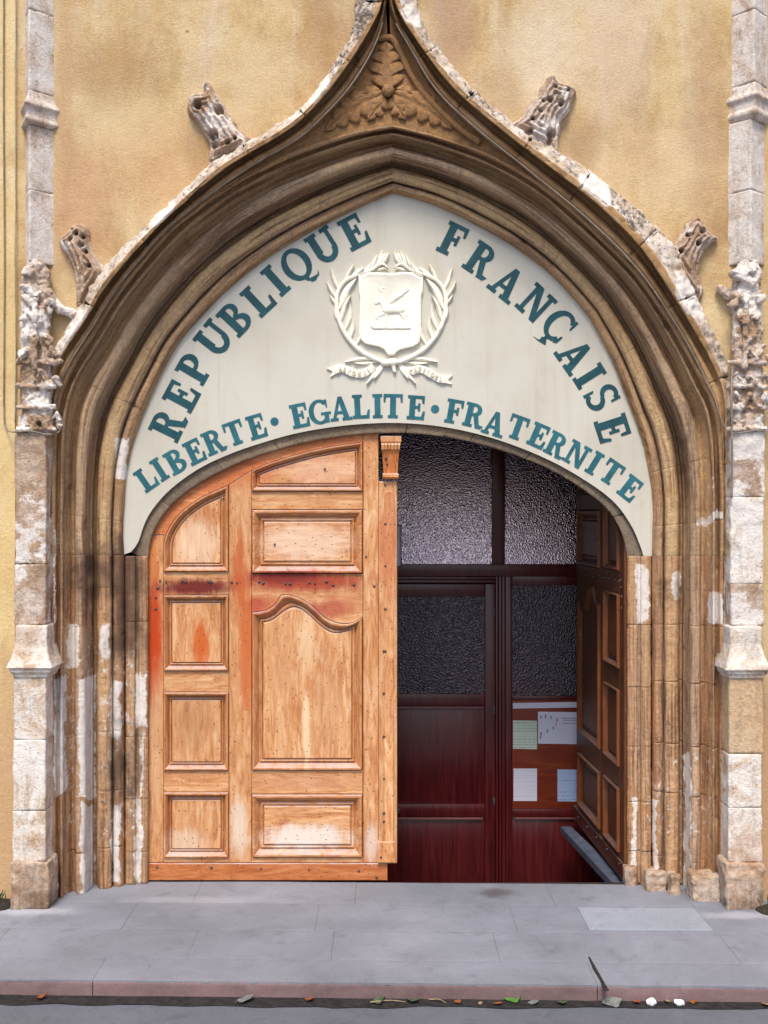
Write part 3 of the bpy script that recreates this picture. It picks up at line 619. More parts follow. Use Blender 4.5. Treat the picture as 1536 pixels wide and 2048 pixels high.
# hood: sloped lichen-grown weathering, lip, deep hollow, inner roll
HP = [(0, .012), (.006, -.060), (.02, -.085), (.10, -.100), (.25, -.122), (.36, -.138), (.40, -.150), (.41, -.162), (.42, -.166), (.55, -.160), (.57, -.158), (.58, -.120), (.60, -.055), (.63, -.010), (.67, .004), (.72, .000), (.745, -.030), (.77, -.062), (.80, -.078), (.84, -.086), (.88, -.080), (.91, -.060), (.93, -.030), (.95, -.010), (.965, -.012), (.98, -.008), (1.0, .022)]
hU, hY = refine(HP, 3)
for s in 'LR':
    # three-curve sweep: evaluate h0-h1 for v<.5, h1-h2 for v>.5, as one px grid
    cuts = {'L': [0, .12, .235, .34, .45, .53, .63, .72, .81, .90, 1], 'R': [0, .12, .235, .35, .44, .55, .64, .74, .82, .91, 1]}[s]
    for bi in range(len(cuts) - 1):
        t0, t1 = cuts[bi], cuts[bi + 1]; Lh = 4.0; n = int((t1 - t0) * Lh / .0085); ts = np.unique(np.r_[np.linspace(t0, t1, n), t0 + .0012, t1 - .0012, t0 + .0026, t1 - .0026])
        k = ts * (N - 1); g = lambda c: np.column_stack([np.interp(k, np.arange(N), c[s][:, j]) for j in (0, 1)])
        a, b, c = g(c0), g(c1), g(c2); v = hU
        va = np.clip(v / .5, 0, 1)[None, :, None]; vb = np.clip((v - .5) / .5, 0, 1)[None, :, None]
        pp = a[:, None] + (b - a)[:, None] * va + (c - b)[:, None] * vb
        sc = np.interp(pp[..., 1], [560, 760], [1.0, .22]); Y = np.where(hY[None] < 0, hY[None] * sc, hY[None])
        w_ = np.exp(-(np.minimum(ts - t0, t1 - ts) * Lh / .005) ** 2)
        d = D + Y; V = np.stack([(pp[..., 0] - CX) * d / F, Y + .010 * w_[:, None] + random.uniform(-.003, .003), H - (pp[..., 1] - CY) * d / F], -1).reshape(-1, 3)
        vv = np.repeat(hU[None], len(ts), 0).ravel()
        def am(q):
            rough = np.interp(vv, [0, .3, .42, .56, 1], [1.0, 1.0, .5, .25, .22])
            r = rough * (.016 * fbm(q, 11, 4, .6) + .016 * fbm(q + 3, 30, 3, .65)); ch = np.clip(fbm(q + 8, 13, 3) - .18, 0, 1)
            return r - rough * .035 * ch
        V = displace(V, len(ts), len(hU), am); Fc = orient(V, grid_faces(len(ts), len(hU)))
        pxx, pyy = px_of(V); br = np.interp(vv, [.34, .42, .50, 1], [0, .62, .9, 1])
        br = np.clip(br - .0 * pyy, 0, 1)
        wh = rects(pxx, pyy, [(60, 190, 600, 740), (590, 668, 140, 215), (1150, 1230, 330, 420), (1340, 1420, 540, 640), (270, 360, 390, 470), (60, 110, 870, 1010), (780, 850, 0, 60)], 14) * (vv < .53)
        obj('hood_stone', V, Fc, M['lichen'], portal, 180, {'brown': br, 'white': wh})
    # the hood's narrow return down the jamb
    qa = np.array([c0[s][0], c0[s][0]]); qb = np.array([c2[s][0], c2[s][0]])
    pr = refine([(0, .012), (.02, -.02), (.3, -.03), (.55, -.036), (.6, -.02), (.7, .0), (.85, -.015), (.95, -.005), (1, .012)], 2)
    swept_blocks('jamb_edge_stone', qa, qb, pr, [0, .16, .35, .52, .7, .86, 1], M['greylime'], portal, 2.07, jamb=1110, amp=.004)
# spandrel between arch and ogee hood
V = []; Fc = []
for s in 'LR':
    hc = cr([q for q in (H2_L, H2_R)[s == 'R'] if q[1] <= 441 and q[1] > 10], 60); oc = cr([q for q in (O_L, O_R)[s == 'R'] if q[1] <= 441], 60); b0 = len(V); nn_ = 12
    for i in range(60):
        for j in range(nn_):
            q = oc[i] + (hc[i] - oc[i]) * j / (nn_ - 1); V.append(P(q[0], q[1], .012))
    gf = grid_faces(60, nn_); gf = orient(np.array(V[b0:]), gf) + b0; Fc += gf.tolist()
V = np.array(V); V[:, 1] += .003 * fbm(V, 8, 4) + .002 * fbm(V, 40, 3)
obj('spandrel_panel', V, Fc, M['spandrel'], portal, 180)
# raised border inside the hood, broken off on the left as in the photo
for pts in ([(566, 292), (612, 262), (650, 228), (690, 185), (706, 172)], [(717, 118), (745, 82), (765, 76), (785, 78), (800, 104), (822, 148), (850, 190), (880, 222), (925, 262), (960, 285)]):
    c = cr(pts, 60); mb = MB().tube([P(x, y, -.004) for x, y in c], .020 + .004 * fbm(np.column_stack([c, c[:, 0]]), .05, 3), 8); mb.obj('border_roll', M['spandrel'], portal, 180)
# carved leaves
def carved_leaf(base, tip, width, lobes, bend=0.0):
    b = np.array(base, float); t = np.array(tip, float); ax = t - b; L_ = np.linalg.norm(ax); ax /= L_; nn = np.array([-ax[1], ax[0]])
    nt, nw = 64, 15; V = []
    for i in range(nt):
        u = i / (nt - 1); env = width * (math.sin(math.pi * min(1, .12 + .88 * u) ** .75) * .95 + .03) if u < .999 else 0.5
        lob = .50 + .50 * abs(math.sin(math.pi * lobes * u + .35)) ** .7
        for j in range(nw):
            s_ = -1 + 2 * j / (nw - 1); q = b + ax * L_ * u + nn * (s_ * env * lob + bend * math.sin(math.pi * u))
            q = q + ax * abs(s_) * env * .28
            hgt = .034 * (1 - .62 * abs(s_) ** 2.2) * (1 - .35 * u) - .012 * math.exp(-(s_ / .13) ** 2) - .008 * abs(math.cos(math.pi * lobes * u + .35)) ** 6 * abs(s_)
            if j in (0, nw - 1): hgt = -.006
            V.append(P(q[0], q[1], .010 - max(hgt, -.006)))
    V = np.array(V); V[:, 1] += .003 * fbm(V, 30, 3)
    return V, orient(V, grid_faces(nt, nw))
for base, tip, wd, lb, bd in (((775, 178), (772, 80), 42, 4, 0), ((768, 186), (648, 264), 36, 5, 8), ((786, 186), (906, 260), 36, 5, -8), ((770, 195), (735, 242), 22, 3, 0), ((782, 195), (812, 240), 22, 3, 0), ((760, 182), (716, 190), 17, 3, 0), ((792, 180), (838, 192), 17, 3, 0)):
    V, Fc = carved_leaf(base, tip, wd, lb, bd); obj('carved_leaf', V, Fc, M['spandrel'], portal, 180)
cb = np.array(P(776, 181, -.028))
sculpt('carved_boss', cb - .05, cb + .05, .005, lambda p: np.linalg.norm((p - cb) / np.array([1, 1, 1]), axis=1) - .036, M['spandrel'], portal, .008, 40)

# arch stones framing the door and jamb strips under it
aT = cr([(250, 1100)] + [(x - 6 * (1 if x < 700 else -1) * (1 if y > 880 else 0), y - 7) for x, y in TL] + [(1304, 1104)], N); aO = cr(TO, N)
ap = refine([(0, .338), (.5, .335), (.90, .335), (.97, .338), (1.0, .346), (1.0, .400)], 4)
swept_blocks('door_arch_stone', aT, aO, ap, [0, .10, .21, .31, .42, .53, .64, .74, .84, .92, 1], M['ribstone'], portal, 3.9, amp=.003)
for s, xa_, xb_, ctj in (('L', 250, 297, [0, .20, .36, .55, .74, .9, 1]), ('R', 1303, 1254, [0, .21, .40, .58, .75, .9, 1])):
    pr = refine([(0, .345), (.03, .305), (.12, .298), (.30, .300), (.42, .306), (.47, .330), (.52, .334), (.60, .318), (.78, .316), (.92, .320), (.98, .330), (1.0, .345), (1.0, .42)], 3)
    swept_blocks('door_jamb_stone', np.array([(xa_, 1112.)] * 2), np.array([(xb_, 1112.)] * 2), pr, ctj, M['jambstone'], portal, 2.07, jamb=1112)
# little plinth stones at the foot of the jambs
for (x0, x1, y0, y1, Yf) in ((1252, 1275, 1737, 1776, .27), (1293, 1334, 1745, 1786, .17), (1342, 1362, 1752, 1792, .10), (1386, 1442, 1752, 1806, -.02)):
    lo = np.array([PX(x0, Yf), Yf, 0.0]); hi = np.array([PX(x1, Yf), Yf + .16, PZ(y0, Yf)])
    sculpt('plinth_stone', lo, hi, .007, lambda p, lo=lo, hi=hi: sd_box(p, lo - np.array([0, 0, .05]), hi, .016), M['greylime'], portal, .020, 16, {'grime': lambda v: np.full(len(v), .25)})

# crockets on the hood
def caps(lst, Yc=-.07, sy=1.1):
    return [((np.array(P(a[0], a[1], Yc + (a[3] if len(a) > 3 else 0))), a[2] * PXM), (np.array(P(b[0], b[1], Yc + (b[3] if len(b) > 3 else 0))), b[2] * PXM)) for a, b in lst]
def blob_sdf(pos, neg, k=.012, sy=1.1):
    def f(p):
        d = np.full(len(p), .2)
        for (a, ra), (b, rb) in pos:
            mg = max(ra, rb) * 1.3 + .045; lo = np.minimum(a, b) - mg; hi = np.maximum(a, b) + mg
            ii = np.nonzero(((p > lo) & (p < hi)).all(1))[0]
            if len(ii): d[ii] = smin(d[ii], sd_capsule(p[ii], a, b, ra, rb, sy), k)
        for c, r in neg: d = np.maximum(d, -(np.linalg.norm(p - c, axis=1) - r))
        return d
    return f
def sd_poly(q, poly):
    """signed distance in the plane to a closed outline"""
    v = np.array(poly, float); d = np.full(len(q), 1e9); ins = np.zeros(len(q), bool); j = len(v) - 1
    for i in range(len(v)):
        e = v[j] - v[i]; w_ = q - v[i]; t = np.clip((w_ @ e) / (e @ e + 1e-12), 0, 1); d = np.minimum(d, np.linalg.norm(w_ - t[:, None] * e, axis=1))
        c = (v[i][1] > q[:, 1]) != (v[j][1] > q[:, 1]); x = v[i][0] + (q[:, 1] - v[i][1]) / (v[j][1] - v[i][1] + 1e-12) * (v[j][0] - v[i][0]); ins ^= c & (q[:, 0] < x); j = i
    return np.where(ins, -d, d)
def crocket(outline, holes, label, thick=.085):
    ol = [(PX(x, -.05), PZ(y, -.05)) for x, y in cr(list(outline) + [outline[0]], 70)[:-1]]; hs = [((PX(x, -.07), PZ(y, -.07)), r * PXM) for x, y, r in holes]
    arr = np.array(ol)
    def f(p):
        q = p[:, [0, 2]]; n_ = fbm(p, 22, 3, .6); d2 = sd_poly(q, ol) + .005 * n_
        dep = np.clip(-d2, 0, 1); curl = .5 + .5 * np.cos(2 * math.pi * (dep / .030 + .25 * n_))
        t = .02 + thick * (1 - np.exp(-dep / .022)) - .020 * curl * np.clip(dep / .01, 0, 1) + .010 * fbm(p * np.array([1, .2, 1]), 38, 2)
        for (hx, hz), r in hs: t = t - .075 * np.exp(-(np.hypot(q[:, 0] - hx, q[:, 1] - hz) / r) ** 4)
        return np.maximum(np.maximum(d2, -p[:, 1] - t), p[:, 1] - .03) * .75
    sculpt('crocket', (arr[:, 0].min() - .01, -thick - .05, arr[:, 1].min() - .01), (arr[:, 0].max() + .01, .04, arr[:, 1].max() + .01), .0045, f, M['greylime'], portal, .003, 45,
           {'white': lambda v: np.clip(.30 + fbm(v, 11, 3) * 1.3, 0, 1) * .8, 'grime': lambda v: np.clip(fbm(v + 7, 14, 3) * 1.1, 0, .7)}, label)
crocket([(412, 157), (418, 164), (427, 177), (435, 188), (445, 205), (458, 227), (470, 242), (475, 255), (490, 270), (510, 277), (478, 300), (448, 314), (424, 326), (416, 316), (419, 297), (416, 281), (406, 261), (391, 239), (379, 229), (373.5, 218.5), (372, 207), (377, 192), (386, 185), (400, 184), (410, 183), (406, 172), (405, 165)],
        [(428, 271, 9), (430, 290, 7), (396, 211, 8), (437, 220, 10), (455, 285, 5), (470, 276, 4)], 'hooked leaf crocket left of the ogee, upper one with a pointed tip')
crocket([(1111, 146), (1114, 156), (1124, 164), (1140, 167.5), (1152, 176), (1154, 186), (1148, 197), (1143, 213), (1135, 227), (1124, 239), (1121, 263), (1118, 286), (1122, 312), (1108, 306), (1093, 297), (1072, 286), (1056, 277), (1041, 267), (1025, 258), (1020, 247), (1030, 242), (1043, 232), (1051, 218), (1062, 205), (1066, 197), (1078, 188), (1080, 175), (1091, 164), (1093, 153), (1103, 147)],
        [(1100, 200, 5), (1122, 207, 6), (1087, 201, 4), (1101, 268, 9), (1100, 282, 6), (1066, 238, 4), (1062, 262, 4), (1137, 180, 4), (1112, 172, 4), (1080, 222, 4)], 'knobbly leaf crocket with deep drilled holes right of the ogee, upper one')
crocket([(131, 464.5), (145, 448), (164, 446), (176, 460), (176, 476), (183, 500), (199, 521), (206, 548), (186, 584), (172, 612), (152, 612), (150, 572), (143, 537), (131, 509), (115, 481)],
        [(140, 478, 5), (153, 467, 4), (161, 490, 5), (170, 503, 4), (178, 532, 4), (165, 474, 4)], 'curled leaf crocket low on the left of the hood')
crocket([(1354, 482), (1368, 458), (1378, 441), (1395, 431.5), (1409, 441), (1416, 458), (1435, 472), (1438, 479), (1426, 484), (1411, 501), (1402, 525), (1402, 553), (1410, 580), (1396, 606), (1374, 580), (1352, 548), (1338, 518), (1344, 494)],
        [(1396, 487, 5), (1362, 502, 5), (1357, 522, 4), (1377, 470, 4), (1405, 462, 5)], 'crocket with curled top low on the right of the hood')

# ------------------------------------------------------------------ pilasters
def zlo(q): return {'grime': lambda v: np.clip((.30 - v[:, 2]) / .30, 0, 1) * .8 + np.clip(fbm(v, 4, 3) - .1, 0, 1) * .4}
def pil(side, name, label):
    L_ = side == 'L'
    def X(px): return px if L_ else 1536 - px + 14      # mirrored measure for shared shapes
    root = thing(name, (PX(65 if L_ else 1490), -.05, 0), label, 'pilaster', 'pilasters flanking the portal')
    def block(nm, x0, x1, y0, y1, Yf, mat, amp=.006, r=.010, at=None, Yb=.02, h=.008):
        lo = np.array([PX(x0, Yf), Yf, max(PZ(y1, Yf), -.02)]); hi = np.array([PX(x1, Yf), Yb, PZ(y0, Yf)])
        return sculpt(nm, lo, hi, h, lambda p: sd_box(p, lo, hi, r), M[mat], root, amp, 12, at)
    if L_:
        low = [(27, 92, 1352, 1480, 'lime'), (26, 91, 1480, 1622, 'lime'), (25, 91, 1622, 1724, 'lime'), (21, 98, 1724, 1822, 'greylime')]
        mid = [(29, 92, 862, 1128, 'greylime'), (28, 92, 1128, 1250, 'greylime')]
    else:
        low = [(1458, 1527, 1352, 1508, 'tan'), (1457, 1524, 1508, 1616, 'lime'), (1457, 1525, 1616, 1726, 'lime'), (1452, 1527, 1726, 1830, 'greylime')]
        mid = [(1461, 1530, 862, 994, 'greylime'), (1461, 1528, 994, 1168, 'lime'), (1462, 1528, 1168, 1252, 'greylime')]
    for i, (a, b, c, d, m_) in enumerate(low): block('shaft_stone', a, b, c, d, -.15 if i < 3 else -.17, m_, (.006 if i < 3 else .024), (.004 if i < 3 else .014), zlo(0))
    for a, b, c, d, m_ in mid: block('shaft_stone', a, b, c, d, -.12, m_, .012, .006, {'grime': lambda v: np.clip(fbm(v, 3, 3) - .05, 0, 1) * .7, 'white': lambda v: np.clip(fbm(v + 2.2, 4, 4) * 1.6 + .42, 0, 1)})
    # flared bracket with mouldings under it
    cx = 62 if L_ else 1492; yy = [1250, 1292, 1312, 1328, 1336, 1337, 1343, 1348, 1356] if L_ else [1252, 1290, 1312, 1328, 1340, 1341, 1346, 1350, 1358]
    ww = [31, 32, 36, 43, 46, 40, 41, 35, 34] if L_ else [32, 31, 36, 42, 45, 40, 40, 36, 34]
    zz = np.array([PZ(q, -.15) for q in yy])[::-1]; wv = np.array(ww)[::-1] * PXM; x0 = PX(cx, -.15)
    def cors(p):
        wz = np.interp(p[:, 2], zz, wv); e = wz - wv[0]
        q = np.stack([np.abs(p[:, 0] - x0) - wz, np.abs(p[:, 1] + .05) - (.11 + e)], 1)
        q = np.column_stack([q, np.abs(p[:, 2] - (zz[0] + zz[-1]) / 2) - (zz[-1] - zz[0]) / 2 + .002]) + .007
        return np.linalg.norm(np.maximum(q, 0), axis=1) + np.minimum(q.max(1), 0) - .007
    sculpt('bracket', (x0 - .16, -.22, zz[0]), (x0 + .16, .1, zz[-1]), .007, cors, M['lime'], root, .006, 18, {'grime': lambda v: .35 * (np.abs(v[:, 2] - PZ(1272, -.15)) < .04) * np.clip(fbm(v, 9, 3) + .3, 0, 1)})
    # upper shaft: two faces meeting at an arris, with ring moulding
    def diamond(y0, y1, xl, xe, xr, dep, mat, amp=.005, wid=None):
        ya = np.array([PZ(q, -.1) for q in y0]) if isinstance(y0, list) else None
        a = PX(xl, -.05); e = PX(xe, -.1); b = PX(xr, -.05); z0, z1 = PZ(y1, -.1), PZ(y0, -.1)
        n1 = np.array([-(dep), -(e - a)]); n1 /= np.linalg.norm(n1); n2 = np.array([dep, -(b - e)]); n2 /= np.linalg.norm(n2)
        def f(p):
            q = p[:, :2] - np.array([e, -dep])
            grow = 0 if wid is None else np.interp(p[:, 2], *wid)
            d = np.maximum(q @ n1 - grow, q @ n2 - grow); d = np.maximum(d, p[:, 1] - .03); d = np.maximum(d, np.abs(p[:, 2] - (z0 + z1) / 2) - (z1 - z0) / 2 + .0002)
            d = np.maximum(d, np.maximum(a - .03 - grow - p[:, 0], p[:, 0] - b - .03 - grow))
            return d
        g = .06 if wid is not None else .0
        return sculpt('shaft_stone' if wid is None else 'ring_moulding', (a - .05 - g, -dep - .03 - g, z0), (b + .05 + g, .04, z1), .008, f, M[mat], root, amp, 14, {'grime': lambda v: np.clip(fbm(v, 4, 3) - .1, 0, 1)})
    if L_: xs_ = (46, 60, 103); ring = (182, 250)
    else: xs_ = (1468, 1506, 1540); ring = (165, 238)
    diamond(-150, 20, *xs_, .13, 'limegrey'); diamond(20, ring[0], *xs_, .13, 'limegrey')
    q = [ring[0], ring[0] + 6, ring[0] + 16, ring[0] + 26, ring[0] + 31, ring[0] + 36, ring[0] + 52, ring[0] + 58, ring[0] + 64, ring[1]]
    wz = [0, .002, .008, .026, .030, .012, .012, .024, .022, .0]
    diamond(ring[0], ring[1], *xs_, .13, 'limegrey', .005, (np.array([PZ(t, -.1) for t in q])[::-1], np.array(wz)[::-1]))
    for a, b in ((ring[1], 380), (380, 524)): diamond(a, b, *[t - (6 if not L_ else 0) for t in xs_], .12, 'limegrey')
    # crumbling carved pinnacle and gablets
    r = random.Random(11 if L_ else 23); pos = []; neg = []; c = 72 if L_ else 1494
    def cap(a, b, ra, rb, Ya=-.08, Yb=-.08): pos.append(((np.array(P(a[0], a[1], Ya)), ra * PXM), (np.array(P(b[0], b[1], Yb)), rb * PXM)))
    cap((c, 535), (c, 860), 20, 26, -.04, -.04); cap((c - 14, 545), (c - 17, 860), 13, 15, -.05, -.05); cap((c + 14, 545), (c + 17, 860), 13, 15, -.05, -.05); cap((c - 14, 620), (c - 20, 860), 8, 12); cap((c + 14, 620), (c + 20, 860), 8, 12); cap((c - 2, 600), (c - 4, 735), 5, 6, -.13, -.15)
    for k in range(22):
        x_, y_ = c + r.uniform(-27, 29), 534 + r.uniform(0, 175); cap((x_, y_), (x_ + r.uniform(-9, 9), y_ + r.uniform(-9, 9)), r.uniform(5, 10), r.uniform(4, 8), -.11, -.12)
    for y in (722, 770, 812, 855):
        for dx in (-34, -6, 22):
            if r.random() < .3: continue
            j1, j2 = r.uniform(-6, 6), r.uniform(-7, 7); cap((c + dx, y), (c + dx + 13 + j1, y - 22 + j2), 5, 4, -.13, -.15); cap((c + dx + 13 + j1, y - 22 + j2), (c + dx + 26, y), 4, 5, -.15, -.13)
        cap((c - 36, y + 3), (c + 36, y + 3), 5, 5, -.13, -.13)
        for dx in (-21, 7, 30): neg.append((np.array(P(c + dx, y - 7, -.155)), r.uniform(7, 9) * PXM))
    for k in range(10): neg.append((np.array(P(c + r.uniform(-24, 24), r.uniform(545, 700), -.15)), r.uniform(4, 8) * PXM))
    arm = (122, 618, 150, 632) if L_ else (1458, 590, 1440, 578)
    cap((c + (24 if L_ else -24), 590), (arm[0], arm[1]), 12, 8, -.06, -.05); cap((arm[0], arm[1]), (arm[2], arm[3]), 8, 9, -.05, -.04)
    lo = P(c - 62 if L_ else c - 66, 872, 0); hi = P(c + 92 if L_ else c + 66, 510, 0)
    sculpt('carved_pinnacle', (lo[0], -.22, lo[2]), (hi[0], .03, hi[2]), .0062, blob_sdf(pos, neg, .010), M['greylime'], root, .017, 20,
           {'white': lambda v: np.clip(fbm(v, 7, 4) * 1.5 + .40 + (px_of(v)[1] > 700) * .12, 0, 1), 'grime': lambda v: np.clip(fbm(v + 4, 7, 3) + .08, 0, 1) * .8}, ridge=.009)
pil('L', 'pilaster', 'pale crumbling pilaster left of the doorway, beside the cream strip'); pil('R', 'pilaster', 'pale crumbling pilaster right of the doorway')

# ------------------------------------------------------------------ painted tympanum with its lettering
TYB = .312
tym = thing('tympanum_board', (0, TYB, PZ(1110, TYB)), 'cream painted tympanum with teal REPUBLIQUE FRANÇAISE lettering under the stone arch', 'sign')
out = [tuple(q) for q in cr(I_L, 70)] + [tuple(q) for q in cr(I_R, 70)][::-1][1:]
cen = np.array([780, 900.]); up = [tuple(np.array(q) + 6 * (np.array(q) - cen) / np.linalg.norm(np.array(q) - cen)) if q[1] < 1095 else (q[0] + (-5 if q[0] < 700 else 5), q[1]) for q in out]
low = [tuple(q) for q in cr(TL, 90)]
poly = up + low[::-1]
front = [P(x, y, TYB) for x, y in poly]; back = [P(x, y, TYB + .022) for x, y in poly]
MB().rings([back, front], True).obj('board', M['board'], tym)
KL = (D + TYB) / F
T_ = .245
def rect(x0, y0, x1, y1): return [[(x0, y0), (x1, y0), (x1, y1), (x0, y1)]]
def quad(*p): return [list(p)]
def arc(cx, cy, rx, ry, a0, a1, tx, ty, n=18):
    o = []; A_ = [math.radians(a0 + (a1 - a0) * i / n) for i in range(n + 1)]
    for p, q in zip(A_[:-1], A_[1:]):
        o.append([(cx + rx * math.cos(p), cy + ry * math.sin(p)), (cx + rx * math.cos(q), cy + ry * math.sin(q)), (cx + (rx - tx) * math.cos(q), cy + (ry - ty) * math.sin(q)), (cx + (rx - tx) * math.cos(p), cy + (ry - ty) * math.sin(p))])
    return [o]                            # one group: its quads do not overlap
def glyph(ch):
    t = T_; s = .12; e = .085
    stem = lambda x: rect(x, 0, x + t, 1); ser = lambda x, y, w=None: rect(x - e, y, x + (w or t) + e, y + s)
    if ch == 'I': return t + 2 * e, stem(e) + ser(e, 0) + ser(e, 1 - s)
    if ch == 'L': return .72, stem(e) + ser(e, 1 - s) + rect(0, 0, .70, s + .015) + quad((.56, .1), (.70, .1), (.72, .36), (.64, .36))
    if ch in 'EF':
        g = stem(e) + rect(0, 1 - s - .01, .70, 1) + quad((.58, .9), (.70, .9), (.70, .68), (.62, .68)) + rect(.2, .46, .50, .575) + rect(.44, .36, .535, .68)
        return (.72, g + (rect(0, 0, .72, s + .01) + quad((.58, .1), (.72, .1), (.74, .36), (.66, .36)) if ch == 'E' else ser(e, 0)))
    if ch == 'T': return .80, rect(.4 - t / 2, 0, .4 + t / 2, 1) + ser(.4 - t / 2, 0) + rect(0, 1 - s - .01, .80, 1) + quad((0, .9), (.11, .9), (.08, .66), (0, .66)) + quad((.69, .9), (.80, .9), (.80, .66), (.72, .66))
    if ch == 'A': return .92, quad((.10, .05), (.235, .05), (.50, 1), (.38, 1)) + quad((.58, .05), (.82, .05), (.55, 1), (.37, 1)) + rect(.24, .28, .66, .395) + rect(0, 0, .34, s) + rect(.50, 0, .92, s)
    if ch == 'N': return .92, rect(.11, 0, .25, 1) + rect(.67, 0, .81, 1) + quad((.12, 1), (.34, 1), (.81, 0), (.62, 0)) + rect(0, 0, .36, s) + rect(0, 1 - s, .25, 1) + rect(.56, 1 - s, .92, 1)
    if ch == 'U': return .90, rect(.08, .34, .08 + t, 1) + rect(.68, .34, .82, 1) + [arc(.45, .36, .37, .38, 180, 360, .19, .17)[0]] + rect(0, 1 - s, .40, 1) + rect(.56, 1 - s, .90, 1)
    if ch in 'PRB':
        g = stem(e) + ser(e, 0) + ser(e, 1 - s)
        if ch == 'P': return .74, g + arc(.38, .71, .34, .29, -90, 90, .20, .12) + rect(.25, 1 - .12, .40, 1) + rect(.25, .42, .40, .54)
        if ch == 'R': return .86, g + arc(.38, .74, .32, .26, -90, 90, .19, .115) + rect(.25, 1 - .115, .40, 1) + rect(.25, .48, .44, .595) + quad((.38, .50), (.58, .52), (.72, .08), (.54, .06)) + quad((.54, .0), (.78, .0), (.88, .13), (.58, .16))
        return .78, g + arc(.38, .75, .30, .25, -90, 90, .18, .11) + arc(.38, .275, .36, .275, -90, 90, .20, .12) + rect(.2, .885, .40, 1) + rect(.2, 0, .40, .12) + rect(.25, .46, .42, .57)
    if ch in 'OQ':
        g = arc(.46, .5, .46, .52, 0, 360, .21, .125, 40)
        if ch == 'Q': g = g + quad((.36, .02), (.52, .04), (.56, -.20), (.44, -.10)) + quad((.50, -.20), (.56, -.08), (.80, -.12), (.66, -.24)) + quad((.70, -.20), (.80, -.12), (.90, -.02), (.84, -.16))
        return .92, g
    if ch in 'CÇG':
        g = arc(.46, .5, .46, .52, 42, 318, .21, .125, 34) + quad((.70, .98), (.80, .98), (.80, .64), (.74, .66))
        if ch == 'Ç': g = g + quad((.40, .02), (.54, .02), (.46, -.12), (.38, -.08)) + quad((.34, -.10), (.52, -.08), (.62, -.2), (.36, -.28)) + quad((.36, -.28), (.5, -.20), (.3, -.26), (.16, -.30))
        if ch == 'G': g = g + rect(.64, .02, .82, .44) + rect(.50, .36, .92, .46)
        else: g = g + quad((.70, .02), (.80, .10), (.80, .34), (.74, .33))
        return .86, g
    if ch == 'S':
        return .70, arc(.36, .735, .31, .275, 30, 270, .17, .125, 24) + arc(.35, .275, .335, .285, -150, 90, .18, .13, 24) + quad((.54, 1), (.64, 1), (.64, .68), (.57, .70)) + quad((.04, 0), (.14, 0), (.11, .32), (.04, .34))
    return .3, rect(0, 0, .2, .2)
def letter(ch, px, py, ang, hpx, mat, parent, k=KL, Y=TYB, th=.003, wide=1.0, name='letter'):
    wd, groups = glyph(ch); o = P(px, py, Y); a = math.radians(ang); ca, sa = math.cos(a), math.sin(a); mb = MB()
    for gi, polys in enumerate(groups):
        polys = polys if isinstance(polys[0][0], (tuple, list)) else [polys]
        dpt = th + .00022 * gi
        for pl in polys:
            q = [((x - wd / 2) * hpx * k * wide, (y - .5) * hpx * k) for x, y in pl]
            w2 = [(o[0] + x * ca - y * sa, o[2] + x * sa + y * ca) for x, y in q]
            mb.rings([[(x, Y, z) for x, z in w2], [(x, Y - dpt, z) for x, z in w2]], True)
    return mb.obj(name, mat, parent)
for ch, x, y, a in (('R', 337, 848, 64), ('E', 363, 792, 62), ('P', 389, 736, 60), ('U', 428, 677, 52), ('B', 471, 636, 47), ('L', 517, 597, 43), ('I', 551, 561, 42), ('Q', 593, 529, 38), ('U', 648, 492, 33), ('E', 708, 464, 28),
                    ('F', 906, 480, -26), ('R', 963, 521, -34), ('A', 1015, 566, -39), ('N', 1072, 607, -43), ('Ç', 1118, 651, -49), ('A', 1150, 711, -55), ('I', 1179, 752, -58), ('S', 1204, 794, -63), ('E', 1225, 856, -72)):
    letter(ch, x, y, a, 66, M['teal'], tym, wide=.95)
for ch, x, y, a in (('L', 293, 957, 35), ('I', 319, 939, 33), ('B', 352, 922, 30), ('E', 389, 903, 26), ('R', 428, 883, 23), ('T', 469, 866, 20), ('E', 513, 853, 17),
                    ('E', 599, 831, 12), ('G', 638, 824, 9), ('A', 681, 817, 6), ('L', 722, 813, 3), ('I', 755, 812, 1), ('T', 786, 812, -1), ('E', 832, 815, -4),
                    ('F', 909, 823, -10), ('R', 949, 831, -14), ('A', 989, 847, -17), ('T', 1035, 855, -20), ('E', 1077, 871, -24), ('R', 1114, 890, -27), ('N', 1154, 909, -30), ('I', 1189, 926, -32), ('T', 1223, 945, -34), ('E', 1260, 976, -38)):
    letter(ch, x, y, a, 48, M['teal2'], tym)
for x, y in ((549, 843), (870, 818)):
    c = P(x, y, TYB); MB().rings([[(c[0] + .026 * math.cos(q), TYB - d, c[2] + .026 * math.sin(q)) for q in np.linspace(0, 2 * math.pi, 24, endpoint=False)] for d in (0, .003)]).obj('dot', M['teal2'], tym)

